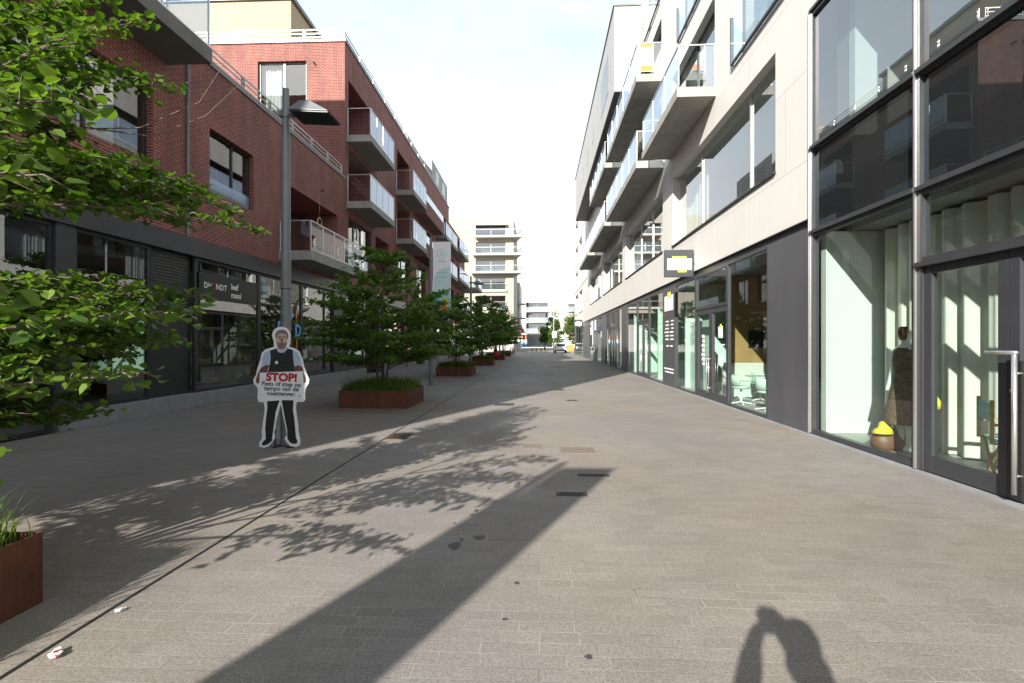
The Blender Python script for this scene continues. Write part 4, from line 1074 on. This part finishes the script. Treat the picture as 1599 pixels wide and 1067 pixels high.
# ---- trees
def leaf_add(v, f, p, nrm, along, s, r):
    """folded rounded leaf, two quads + tip"""
    n = nrm.normalized(); a = (along - n * along.dot(n))
    if a.length < 1e-4: a = n.orthogonal()
    a.normalize(); b = n.cross(a)
    q = len(v); w_ = s * .5; fold = s * .13; cup = s * .10
    P = lambda x, y, z: tuple(p + a * (s * x) + b * (w_ * y) + n * z)
    v += [P(.06, 0, 0), P(.0, .45, fold * .6), P(.3, .98, fold), P(.66, .80, fold * .7 - cup * .4), P(1.0, 0, -cup * 1.3),
          P(.66, -.80, fold * .7 - cup * .4), P(.3, -.98, fold), P(.0, -.45, fold * .6)]
    f += [(q, q + 1, q + 2, q + 3, q + 4), (q, q + 4, q + 5, q + 6, q + 7)]
def make_tree(name, seed, stems, branches, leaf, nper, label, lmat, spread=.20, twigs=9, H=4.0, extra=()):
    r = random.Random(seed)
    t = empty(name); tag(t, label, 'tree', 'trees in the planters')
    tr = MB(); v = []; f = []
    tops = []
    for (dx, dy, top, r0) in stems:
        bx, by = dx * .22, dy * .22
        pts = [(bx + dx * s * s * 1.0 + r.uniform(-.03, .03) * (s > 0), by + dy * s * s + r.uniform(-.03, .03) * (s > 0), .36 + (top - .36) * s) for s in (0, .2, .4, .6, .8, 1)]
        tr.tube(pts, [r0 * (1 - .8 * k / 5) for k in range(6)], 8); tops.append(pts)
    for (ex, ey, ez, dens, wid) in branches:
        # start on the nearest stem below the tip
        best = min(tops, key=lambda pts: (pts[-1][0] - ex * .4) ** 2 + (pts[-1][1] - ey * .4) ** 2 + r.random() * .3)
        sz = max(.9, min(best[-1][2], ez - r.uniform(.15, .55)))
        for k in range(5):
            if best[k][2] <= sz <= best[k + 1][2]: break
        u = (sz - best[k][2]) / (best[k + 1][2] - best[k][2]) ; u = max(0, min(1, u))
        st = Vector(best[k]).lerp(Vector(best[k + 1]), u)
        en = Vector((ex, ey, ez)); L = (en - st).length
        mid = st.lerp(en, .5) + Vector((r.uniform(-.08, .08), r.uniform(-.08, .08), .12 * L))
        def bez(s): return st * (1 - s) ** 2 + mid * 2 * s * (1 - s) + en * s * s
        pts = [bez(i / 6) for i in range(7)]
        tr.tube(pts, [max(.004, .018 * (1 - i / 6.5)) for i in range(7)], 6)
        nt_ = int(twigs * (.6 + .5 * L) * dens)
        for j in range(nt_):
            s = .22 + .78 * (j + r.random()) / nt_
            p0 = bez(min(1, s)); tang = (bez(min(1, s + .05)) - bez(max(0, s - .05))).normalized()
            side = tang.cross(Vector((0, 0, 1)));
            side = side.normalized() * (1 if j % 2 else -1)
            tl = wid * (1.25 - .85 * s) * r.uniform(.6, 1.25)
            dirv = (side * r.uniform(.6, 1.0) + tang * r.uniform(.3, .9) + Vector((0, 0, r.uniform(-.12, .22)))).normalized()
            if s > .93: dirv = (tang + side * r.uniform(0, .4)).normalized()
            p1 = p0 + dirv * tl + Vector((0, 0, -.12 * tl))
            tr.tube([p0, p0.lerp(p1, .5) + Vector((0, 0, .03)), p1], [.005, .004, .002], 4, cap=False)
            nl = max(5, int(nper * tl / .4))
            for k in range(nl):
                q = (k + r.random()) / nl
                pp = p0.lerp(p1, q) + Vector((r.gauss(0, .03), r.gauss(0, .03), .03 * sin(q * pi) + r.gauss(0, .028)))
                nrm = Vector((r.gauss(0, .55), r.gauss(0, .55), 1.0))
                sd = dirv.cross(Vector((0, 0, 1))) * (1 if k % 2 else -1)
                al = (sd + dirv * r.uniform(.1, .8) + Vector((0, 0, -r.uniform(0, .6))))
                leaf_add(v, f, pp, nrm, al, leaf * r.choice((.55, .75, .9, 1.0, 1.1, 1.25)), r)
    for tw in extra: tr.tube(tw, [.007, .005, .0035, .002][:len(tw)], 5)
    tr.build('trunk', M['bark'], t, smooth=True)
    print('LEAVES', name, len(f) // 2)
    c = MB(); c.add(v, f); c.build('crown', lmat, t, fix=False)
    return t
stems = [(.45, .3, 2.6, .035), (-.5, .25, 2.5, .033), (.1, -.5, 2.7, .034), (-.15, .55, 3.0, .038), (.0, .02, 3.9, .042), (.55, -.2, 2.2, .028), (-.4, -.35, 2.3, .03)]
def crown(seed, H=4.0, R=1.9, n=46):
    r = random.Random(seed); B = []
    tiers = [(1.2, .85), (1.5, .98), (1.75, 1.0), (2.1, 1.0), (2.5, .92), (2.85, .78), (3.2, .60), (3.55, .42), (3.85, .22)]
    for (z, k) in tiers:
        m = max(3, round(n / 9 * (.45 + .75 * k)))
        ph = r.random() * 6.28
        for i in range(m):
            a_ = ph + 2 * pi * (i + r.uniform(-.25, .25)) / m
            R_ = R * k * r.uniform(.72, 1.12)
            B.append((R_ * cos(a_), R_ * sin(a_), z * H / 4 + r.uniform(-.12, .12), r.uniform(.75, 1.15), .40 * (.6 + .5 * k)))
    return B
# near tree: branches reaching into the picture at known places (relative to planter centre -4.0, 2.16)
def rel(X, Y, Z, d=1.0, w_=.42): return (X + 4.0, Y - 2.16, Z, d, w_)
NB = [rel(-2.34, 4.15, 2.52, 1.2, .26), rel(-2.7, 4.25, 2.75, 1.2, .38), rel(-2.95, 4.2, 2.9, 1.3, .46), rel(-3.4, 4.3, 3.05, 1.3, .5), rel(-3.8, 4.35, 3.1, 1.2, .5), rel(-2.9, 3.95, 2.7, 1.1, .42), rel(-3.5, 4.0, 2.75, 1.1, .45), rel(-4.0, 4.3, 2.8, 1.1, .5),
      rel(-2.78, 4.15, 1.98, 1.2, .30), rel(-3.0, 4.25, 1.86, 1.2, .34), rel(-3.3, 4.3, 2.0, 1.2, .42), rel(-3.6, 4.3, 1.98, 1.2, .48), rel(-4.0, 4.3, 1.9, 1.2, .5), rel(-3.2, 4.1, 1.62, 1.1, .42), rel(-3.6, 4.2, 1.5, 1.1, .45), rel(-4.1, 4.3, 1.7, 1.1, .5), rel(-3.9, 4.2, 1.35, 1.0, .42), rel(-3.1, 4.3, 1.6, 1.0, .34),
      rel(-3.1, 4.1, 3.72, 1.0, .38), rel(-3.5, 4.1, 3.85, 1.1, .42), rel(-3.9, 4.1, 4.0, 1.1, .45), rel(-3.75, 4.0, 3.5, 1.0, .42), rel(-4.2, 4.2, 3.6, 1.1, .45), rel(-3.6, 4.1, 2.8, 1.2, .55), rel(-3.9, 4.0, 3.3, 1.2, .55), rel(-4.2, 4.4, 2.9, 1.2, .55), rel(-3.3, 4.4, 2.7, 1.2, .5), rel(-3.8, 4.4, 1.8, 1.2, .55), rel(-4.3, 4.3, 1.45, 1.2, .5), rel(-3.4, 4.0, 1.75, 1.2, .5), rel(-3.62, 4.0, 1.02, 1.6, .34), rel(-3.95, 4.1, .95, 1.6, .34), rel(-3.8, 3.95, 1.15, 1.5, .34)]
NB += [rel(-3.25, 4.0, 4.2, 1.1, .36), rel(-3.6, 4.0, 4.4, 1.2, .42), rel(-4.0, 4.1, 4.35, 1.2, .45), rel(-3.6, 3.8, 4.05, 1.1, .42), rel(-4.1, 3.9, 4.7, 1.1, .42), rel(-4.2, 4.3, 4.0, 1.2, .45)]
NB += [b_ for b_ in crown(21, 4.1, 2.3, 90) if b_[1] < .5 and not (b_[1] < -.55 and b_[0] > -.9)]
t1 = make_tree('multi_stem_tree', 5, stems, NB, .063, 20, 'nearest multi stemmed tree reaching in from the left edge, with big round leaves', M['leafn'], twigs=15, extra=[[(.3, 1.5, 3.2), (.75, 1.85, 3.35), (1.15, 2.0, 3.62), (1.32, 2.05, 3.95)], [(.4, 1.7, 3.3), (.8, 1.9, 3.3), (1.2, 2.0, 3.5), (1.42, 2.1, 3.8)], [(.5, 1.6, 3.0), (.9, 1.9, 2.95), (1.2, 2.05, 3.05)]])
t1.location = (-4.0, 2.16, 0)
t2 = make_tree('multi_stem_tree', 8, stems, crown(3, 4.1, 2.1, 84), .088, 14, 'full multi stemmed tree in the planter right of the standee', M['leaf'], twigs=13)
t2.location = (-4.05, 13.06, 0)
t3 = make_tree('multi_stem_tree', 12, stems, crown(9, 4.0, 2.2, 66), .105, 16, 'multi stemmed tree under the banner in the third planter', M['leaf'], twigs=11)
t3.location = (-4.05, 24.86, 0)
for i, (src, y, rz, sc, lb) in enumerate([(t2, 36.3, 1.9, 1.0, 'multi stemmed tree beyond the second street lamp, in the fourth planter'), (t3, 47.84, 2.7, 1.12, 'multi stemmed tree in the planter by the red bin'), (t2, 59.34, 4.0, 1.1, 'last multi stemmed tree of the row, nearest the white end building')]):
    c = copy_tree(src); c.location = (-4.1, y, 0); c.rotation_euler = (0, 0, rz); c.scale = (sc, sc, sc * 1.22); c['label'] = lb
# street trees at the end
def big_tree(x, y, H, R, seed, label, mat):
    r = random.Random(seed); t = empty('street_tree', (x, y, 0)); tag(t, label, 'tree', 'trees at the end of the street')
    tr = MB(); tr.tube([(0, 0, 0), (.05, 0, H * .3), (0, .1, H * .6), (.1, 0, H * .9)], [.16, .13, .08, .03], 8)
    for k in range(8):
        a_ = r.random() * 6.28; tr.tube([(0, 0, H * .3 + k * .2), (cos(a_) * R * .4, sin(a_) * R * .4, H * .5 + k * .2), (cos(a_) * R * .75, sin(a_) * R * .75, H * .6 + k * .2)], [.06, .04, .015], 6)
    tr.build('trunk', M['bark'], t, smooth=True)
    v = []; f = []
    cl = [(r.gauss(0, .42) * R, r.gauss(0, .42) * R, H * .62 + r.gauss(0, .17) * H, r.uniform(.28, .5) * R) for _ in range(22)]
    for (cx, cy, cz, cr) in cl:
        for _ in range(170):
            d = Vector((r.gauss(0, 1), r.gauss(0, 1), r.gauss(0, .8))).normalized() * cr * r.random() ** .4
            leaf_add(v, f, Vector((cx, cy, max(H * .22, cz))) + d, Vector((r.gauss(0, .6), r.gauss(0, .6), 1)), Vector((r.gauss(0, 1), r.gauss(0, 1), -.3)), r.uniform(.16, .3), r)
    c = MB(); c.add(v, f); c.build('crown', mat, t, fix=False)
big_tree(6.4, 98, 8.0, 2.3, 1, 'light green tree at the street end, beside the last shop on the right', M['leaff'])
big_tree(3.6, 104, 7.2, 2.0, 2, 'dark green tree at the street end behind the white car', M['leaf'])
big_tree(8.8, 108, 8.5, 2.6, 3, 'tree farthest right at the street end, mostly behind the white building', M['leaff'])
big_tree(1.2, 112, 5.0, 1.6, 4, 'low dark tree left of the others at the street end', M['leaf'])

# ---- standee with printed steward
Sx, Sy = -3.90, 7.56
sd = empty('cardboard_standee', (Sx, Sy, 0)); tag(sd, 'life size cutout of a bearded man holding a STOP! sign, white border', 'standee')
k_ = .0093 / 4.855
def zc(p): return ((p[0] - 240) * k_, (1000 - p[1]) * k_)
outline = [(240, 40), (268, 45), (290, 60), (306, 85), (312, 110), (310, 170), (298, 200), (340, 208), (385, 238), (410, 300), (425, 360), (440, 400), (465, 455), (460, 490), (440, 520), (430, 560), (432, 615), (420, 632), (362, 636), (355, 680), (362, 740), (372, 800), (378, 880), (392, 940), (388, 975), (360, 990), (310, 982), (280, 950), (265, 920), (285, 900), (275, 830), (255, 750), (245, 690), (232, 650), (215, 720), (195, 800), (190, 850), (180, 870), (190, 920), (170, 950), (140, 985), (100, 1000), (62, 990), (60, 960), (85, 920), (80, 880), (90, 800), (100, 740), (105, 690), (98, 640), (55, 637), (45, 600), (50, 550), (45, 520), (15, 490), (12, 460), (35, 420), (45, 370), (70, 300), (80, 250), (110, 220), (180, 200), (178, 150), (165, 110), (170, 82), (185, 60), (210, 45)]
def plate(nm, poly, mat, d0, d1, parent, raw=False):
    pts = [zc(p) for p in poly]
    b = MB(); b.prism(pts, lambda a, c, d: (a, d, c), d0, d1); return b.build(nm, M[mat], parent)
plate('board', outline, 'print_white', 0, .015, sd)
lay = lambda n: (-.0012 * n, -.0012 * n + .0009)
def pr(nm, poly, mat, n): return plate(nm, poly, mat, *lay(n), sd)
pr('printed_trousers', [(125, 625), (228, 618), (195, 715), (185, 790), (175, 860), (165, 925), (168, 940), (140, 965), (115, 978), (85, 980), (83, 965), (95, 945), (115, 930), (110, 850), (115, 780), (120, 740), (128, 680)], 'trouser', 1)
pr('printed_trousers', [(242, 618), (340, 622), (335, 700), (345, 760), (350, 800), (355, 870), (360, 915), (372, 945), (365, 962), (335, 965), (312, 955), (290, 925), (287, 850), (265, 740), (250, 660)], 'trouser', 1)
pr('printed_shirt', [(148, 226), (200, 212), (210, 330), (150, 345), (110, 350), (78, 366), (85, 300), (98, 255), (120, 236)], 'shirt', 1)
pr('printed_shirt', [(290, 210), (337, 225), (372, 243), (398, 290), (412, 362), (380, 345), (330, 340), (285, 320)], 'shirt', 1)
pr('printed_vest', [(150, 228), (206, 212), (225, 240), (262, 240), (284, 210), (334, 224), (338, 300), (345, 350), (348, 400), (132, 402), (148, 345), (155, 290)], 'vest', 2)
pr('printed_arm', [(76, 366), (112, 346), (150, 345), (135, 372), (128, 402), (66, 406), (68, 480), (50, 492), (36, 478), (36, 455), (52, 410)], 'tattoo', 3)
pr('printed_arm', [(345, 350), (385, 345), (412, 362), (422, 402), (441, 448), (440, 474), (422, 490), (416, 402), (350, 402), (340, 372)], 'tattoo', 3)
pr('printed_neck', [(212, 185), (276, 185), (285, 212), (262, 238), (226, 238), (204, 214)], 'skin', 3)
pr('printed_collar', [(203, 212), (215, 220), (240, 232), (272, 220), (284, 210), (288, 222), (262, 246), (226, 246), (206, 226)], 'shirt', 4)
pr('printed_face', [(203, 110), (212, 90), (245, 82), (275, 88), (290, 110), (290, 150), (282, 185), (262, 210), (242, 216), (220, 206), (206, 180), (199, 150)], 'skin', 5)
pr('printed_hair', [(195, 128), (194, 100), (205, 78), (225, 66), (255, 63), (282, 74), (297, 98), (298, 125), (291, 140), (287, 112), (272, 97), (245, 92), (220, 98), (208, 112), (204, 142)], 'hairg', 6)
pr('printed_beard', [(204, 160), (216, 168), (228, 166), (246, 162), (262, 166), (276, 168), (288, 158), (284, 186), (266, 211), (243, 219), (220, 208), (208, 186)], 'beard', 6)
pr('printed_mouth', [(231, 180), (247, 177), (262, 180), (247, 186)], 'tattoo', 7)
pr('printed_nose', [(241, 125), (250, 125), (256, 155), (246, 160), (236, 155)], 'tattoo', 6)
bpy.data.objects[-1] if False else None
for cx in (226, 267):
    pr('printed_eye', [(cx - 11, 128), (cx, 124), (cx + 11, 128), (cx, 133)], 'navy', 7)
    pr('printed_eyebrow', [(cx - 15, 117), (cx, 111), (cx + 15, 115), (cx + 14, 120), (cx, 117), (cx - 14, 122)], 'hairg', 7)
pr('printed_badge', [(192, 312), (214, 312), (214, 338), (204, 330), (192, 338)], 'print_white', 4)
pr('sign_board', [(66, 406), (417, 392), (427, 612), (235, 622), (58, 634)], 'print_white', 5)
pr('sign_edge', [(66, 403), (417, 389), (417, 393), (66, 407)], 'shirt', 6)
rr = (pi / 2, radians(1.6), 0)
def line(t_, zx, zy, size, mat, bold, sx=1.0):
    x, z = zc((zx, zy)); return text_mesh('sign_lettering', t_, size, M[mat], sd, (x, -.0085, z), (pi / 2, -radians(-1.8), 0), bold, sx=sx, extr=.0006)
line('STOP!', 246, 443, .165, 'red', .0075, 1.10)
line('Fiets of step op', 243, 495, .092, 'navy', .0016, 1.06)
line('tempo van de', 243, 531, .092, 'navy', .0016, 1.06)
line('voetganger.', 243, 570, .092, 'navy', .0016, 1.06)
pr('sign_mark', [(382, 582), (402, 580), (403, 594), (383, 597)], 'teal', 7)
b = MB(); b.box(-.16, -.06, .016, .20, 0, .012); b.box(.06, .16, .016, .20, 0, .012); b.box(-.12, -.10, .016, .03, .012, .5); b.box(.10, .12, .016, .03, .012, .5); b.build('stand', M['dark'], sd)

# ---- parasols, bicycles, car, at the end
def folded_parasol(x, y, label, proto=None):
    if proto is not None:
        t = copy_tree(proto); t.location = (x, y, 0); t['label'] = label; return t
    t = empty('parasol', (x, y, 0)); tag(t, label, 'parasol', 'folded parasols at the street end')
    b = MB(); b.tube([(0, 0, 0), (0, 0, 3.0)], .03, 8); b.build('pole', M['steel'], t)
    b = MB(); b.loft([(0, 0, 0, .3, .3), (0, 0, .1, .28, .28)], 12); b.build('base', M['concd'], t)
    for (z0, z1, r0, r1, m_) in ((1.1, 1.6, .17, .22, 'skyblue'), (1.603, 2.1, .22, .16, 'print_white'), (2.103, 2.9, .16, .03, 'orange')):
        b = MB(); n = 18
        vs = []
        for (z, r_) in ((z0, r0), (z1, r1)):
            for k in range(n): vs.append(((r_ * (1 if k % 2 else .72)) * cos(2 * pi * k / n), (r_ * (1 if k % 2 else .72)) * sin(2 * pi * k / n), z))
        b.add(vs, [(k, (k + 1) % n, n + (k + 1) % n, n + k) for k in range(n)]); b.build('canopy', M[m_], t)
    return t
fp = folded_parasol(-3.45, 86, 'leftmost folded orange, white and blue parasol before the end buildings')
folded_parasol(-2.85, 86.3, 'middle one of three folded parasols before the end buildings', fp)
folded_parasol(-2.25, 86.1, 'rightmost folded parasol before the end buildings', fp)
def bicycle(x, y, rz, label, proto=None):
    if proto is not None:
        t = copy_tree(proto); t.location = (x, y, 0); t.rotation_euler = (0, 0, rz); t['label'] = label; return t
    t = empty('bicycle', (x, y, 0), rz); tag(t, label, 'bicycle', 'bicycles parked at the street end')
    for xx in (-.52, .52):
        b = MB(); b.ring((xx, 0, .34), (1, 0, 0), (0, 0, 1), .315, .02, 24, 6)
        for k in range(8): b.tube([(xx, 0, .34), (xx + .31 * cos(k * pi / 4), 0, .34 + .31 * sin(k * pi / 4))], .003, 3, False)
        b.build('wheel', M['rubber'], t)
    b = MB()
    for p, q in [((-.52, 0, .34), (-.12, 0, .30)), ((-.12, 0, .30), (-.25, 0, .82)), ((-.12, 0, .30), (.33, 0, .70)), ((-.22, 0, .72), (.31, 0, .80)), ((.29, 0, .88), (.52, 0, .34)), ((-.52, 0, .34), (-.22, 0, .72))]: b.tube([p, q], .018, 6)
    b.build('frame', M['dark'], t)
    b = MB(); b.box(-.38, -.14, -.07, .07, .82, .87); b.build('saddle', M['black'], t, bevel=.015)
    b = MB(); b.tube([(.2, -.28, .98), (.3, -.1, 1.0), (.29, 0, .98), (.3, .1, 1.0), (.2, .28, .98)], .014, 6); b.tube([(.29, 0, .86), (.29, 0, .99)], .014, 6); b.build('handlebar', M['steel'], t)
    return t
bk = bicycle(-3.5, 64.5, 1.3, 'dark bicycle parked right after the last planter')
for i, (x, y, rz, lb) in enumerate([(-3.6, 66.2, 1.1, 'second dark bicycle beyond the last planter'), (-3.4, 68.0, 1.4, 'third dark bicycle beyond the last planter, before the parasols'), (-1.2, 88, 1.5, 'bicycle standing just right of the folded parasols'), (-.5, 88.4, 1.7, 'bicycle second to the right of the folded parasols'), (.3, 88.2, 1.4, 'bicycle third to the right of the folded parasols'), (1.1, 88.6, 1.6, 'bicycle left of the white car in the far row')]):
    bicycle(x, y, rz, lb, bk)
def car(x, y, label):
    t = empty('parked_car', (x, y, 0)); tag(t, label, 'car')
    prof = [(-2.0, .32), (-2.05, .62), (-1.95, .98), (-1.62, 1.42), (-1.2, 1.5), (.2, 1.48), (.95, 1.0), (1.9, .85), (2.05, .55), (2.0, .30)]   # along y, z (rear at -)
    b = MB(); n = len(prof); vs = []
    for (xx, ins) in ((-.9, 0), (-.86, 0), (.86, 0), (.9, 0)):
        for (py_, pz) in prof:
            tum = .16 * max(0, (pz - .95)) / .5
            e = .05 if abs(xx) > .88 else 0
            vs.append((xx - math.copysign(tum, xx), py_ * (1 - e * .4), pz - e * .5 if pz > .9 else pz + e * .3))
    fs = [tuple(reversed(range(n))), tuple(3 * n + i for i in range(n))]
    for j in range(3):
        for i in range(n): fs.append((j * n + i, j * n + (i + 1) % n, (j + 1) * n + (i + 1) % n, (j + 1) * n + i))
    b.add(vs, fs); b.build('body', M['carwhite'], t, bevel=.02)
    b = MB(); b.hexa([(-.70, -1.985, 1.0), (.70, -1.985, 1.0), (.70, -1.9, 1.0), (-.70, -1.9, 1.0), (-.60, -1.675, 1.40), (.60, -1.675, 1.40), (.60, -1.6, 1.40), (-.60, -1.6, 1.40)]); b.build('rear_window', M['carglass'], t)
    for s in (-1, 1):
        b = MB(); b.box(s * .80 - .09, s * .80 + .09, -2.05, -1.95, .72, .94); b.build('tail_light', M['redl'], t)
        b = MB(); b.box(s * .98 - .07, s * .98 + .07, .45, .6, .95, 1.08); b.build('mirror', M['carwhite'], t)
        for yy in (-1.25, 1.3):
            b = MB(); b.tube([(s * .70, yy, .31), (s * .91, yy, .31)], .31, 20); wh = b.build('wheel', M['rubber'], t)
            b = MB(); b.tube([(s * .905, yy, .31), (s * .918, yy, .31)], .19, 14); b.build('rim', M['steel'], wh)
        b = MB(); b.hexa([(s * .895, -1.3, 1.0), (s * .905, -1.3, 1.0), (s * .905, .6, 1.0), (s * .895, .6, 1.0), (s * .80, -1.2, 1.38), (s * .81, -1.2, 1.38), (s * .81, .15, 1.38), (s * .80, .15, 1.38)]); b.build('side_window', M['carglass'], t)
    b = MB(); b.box(-.26, .26, -2.06, -2.045, .60, .72); b.build('number_plate', M['paleteal'], t)
    b = MB(); b.box(-.8, .8, -2.045, -1.95, .33, .5); b.build('bumper', M['dark'], t)
car(3.3, 80, 'white hatchback seen from behind at the far right end of the street')
b = MB(); b.box(4.6, 6.2, 92, 92.5, .0, 1.15); o = b.build('parked_van_trailer', M['orange'], bevel=.05); o.name = 'orange_container'; tag(o, 'small orange container right of the white car', 'container')
b = MB(); b.box(4.55, 6.25, 91.95, 92.55, 1.152, 1.22); b.build('lid', M['yellow'], o)

# ---- the photographer and camera behind the lens (only the shadow is in view)
cam_t = empty('photo_camera', (.04, -.09, 1.63)); tag(cam_t, 'black camera held up by the photographer, seen only as a shadow on the paving', 'camera')
b = MB(); b.box(-.07, .07, -.06, .0, -.05, .045); b.box(-.03, .035, -.06, .0, .045, .08); b.build('camera_body', M['black'], cam_t, bevel=.01)
b = MB(); b.tube([(0, .001, 0), (0, .075, 0)], [.042, .046], 20); b.build('lens_barrel', M['black'], cam_t)
pn = empty('person', (.15, -.44, 0)); pn.scale = (1, 1, 1.01); tag(pn, 'photographer in dark jacket holding a camera up, seen only as a shadow on the paving', 'person')
P_ = [(0, 0, .95), (0, -.01, 1.15), (0, 0, 1.33), (0, .02, 1.42), (-.02, .05, 1.47), (-.05, .12, 1.55), (-.05, .12, 1.64),
      (.17, 0, 1.38), (.2, .17, 1.2), (-.03, .32, 1.51), (-.07, .36, 1.58), (-.17, 0, 1.38), (-.33, .17, 1.18), (-.2, .35, 1.50), (-.15, .37, 1.58),
      (.1, 0, .88), (.12, .02, .48), (.12, -.02, .1), (.13, .13, .035), (-.1, 0, .88), (-.12, .03, .48), (-.12, 0, .1), (-.13, .15, .035)]
R_ = [(.15, .11), (.14, .10), (.16, .11), (.10, .08), .055, (.075, .095), (.07, .085), .075, .06, .045, .035, .075, .06, .045, .035, .09, .065, .045, .04, .09, .065, .045, .04]
skin_obj('body', P_, E_, R_, M['skinr'], pn)
skin_obj('jacket', [P_[i] for i in (0, 1, 2, 3, 7, 8, 9, 11, 12, 13)], [(0, 1), (1, 2), (2, 3), (3, 4), (4, 5), (5, 6), (3, 7), (7, 8), (8, 9)], [(.17, .13), (.17, .13), (.185, .135), (.12, .1), .09, .078, .055, .09, .078, .055], M['jacket'], pn)
skin_obj('trousers', [P_[i] for i in (0, 15, 16, 17, 19, 20, 21)], [(0, 1), (1, 2), (2, 3), (0, 4), (4, 5), (5, 6)], [(.165, .125), .11, .085, .065, .11, .085, .065], M['navy'], pn)
b = MB(); b.loft([(-.05, .10, 1.60, .088, .10), (-.05, .10, 1.66, .085, .10), (-.05, .105, 1.72, .06, .075), (-.05, .105, 1.74, .02, .03)], 16); b.build('hair', M['hairg'], pn, smooth=True)
# fingers round the camera
for s, hx in ((1, -.07), (-1, -.15)):
    for k in range(4):
        pass

# ================================================================== WORLD, SUN, CAMERA
SUN_AZ = radians(22.4); SUN_EL = radians(25.8)
wd = bpy.data.worlds.new('World'); S.world = wd; wd.use_nodes = True
nt = wd.node_tree; bg = nt.nodes['Background']
sky = nt.nodes.new('ShaderNodeTexSky'); sky.sky_type = 'NISHITA'; sky.sun_disc = False
sky.sun_elevation = SUN_EL; sky.sun_rotation = pi + SUN_AZ; sky.altitude = 20; sky.air_density = 1.0; sky.dust_density = 1.6; sky.ozone_density = 1.0
tc = nt.nodes.new('ShaderNodeTexCoord'); gen = tc.outputs['Generated']
sep = nt.nodes.new('ShaderNodeSeparateXYZ'); nt.links.new(gen, sep.inputs[0])
nz = noise(nt, 2.2, 7, .6, mapping(nt, gen, (1, 1, 2.4)), .3)
cl = ramp(nt, nz, [(.42, 0.0), (.72, .8)])
hz = ramp(nt, sep.outputs[2], [(.0, 1.0), (.30, .93), (.55, .72), (.75, .15), (1.0, .05)])
fac = math_(nt, 'MAXIMUM', cl, hz)
cc = N(nt, 'ShaderNodeValToRGB'); nt.links.new(sep.outputs[2], cc.inputs[0])
ce = cc.color_ramp.elements; ce[0].position = .05; ce[0].color = (1, .99, .97, 1); ce[1].position = .56; ce[1].color = (.56, .69, .80, 1)
cw = mixc(nt, cl, cc.outputs[0], (.86, .88, .90))
colr = mixc(nt, fac, sky.outputs[0], mixc(nt, 1.0, cw, (9.6, 9.6, 9.6), 'MULTIPLY'))
nt.links.new(colr, bg.inputs[0]); bg.inputs[1].default_value = .082
ld = bpy.data.lights.new('Sun', 'SUN'); ld.energy = 4.9; ld.angle = radians(.53); ld.color = (1.0, .945, .865)
lo = bpy.data.objects.new('Sun', ld); COL.objects.link(lo)
dv = Vector((sin(SUN_AZ) * cos(SUN_EL), cos(SUN_AZ) * cos(SUN_EL), -sin(SUN_EL)))
lo.rotation_euler = dv.to_track_quat('-Z', 'Y').to_euler(); lo.location = (-20, -40, 30)
cd = bpy.data.cameras.new('Camera'); cd.sensor_width = 36; cd.lens = 800 * 36 / 1599; cd.clip_start = .02; cd.clip_end = 1500; cd.shift_y = 1.5 / 1599
co_ = bpy.data.objects.new('Camera', cd); COL.objects.link(co_)
co_.location = (0, 0, 1.6); co_.rotation_euler = (pi / 2, 0, radians(3.04)); S.camera = co_
vs_ = S.view_settings; vs_.view_transform = 'Standard'; vs_.look = 'None'; vs_.exposure = 1.12; vs_.gamma = 1
try: vs_.use_curve_mapping = False
except Exception: pass
S.cycles.max_bounces = 8; S.cycles.transparent_max_bounces = 24; S.cycles.glossy_bounces = 4; S.cycles.diffuse_bounces = 4
S.cycles.caustics_reflective = False; S.cycles.caustics_refractive = False; S.cycles.sample_clamp_indirect = 6.0
S.cycles.use_denoising = True
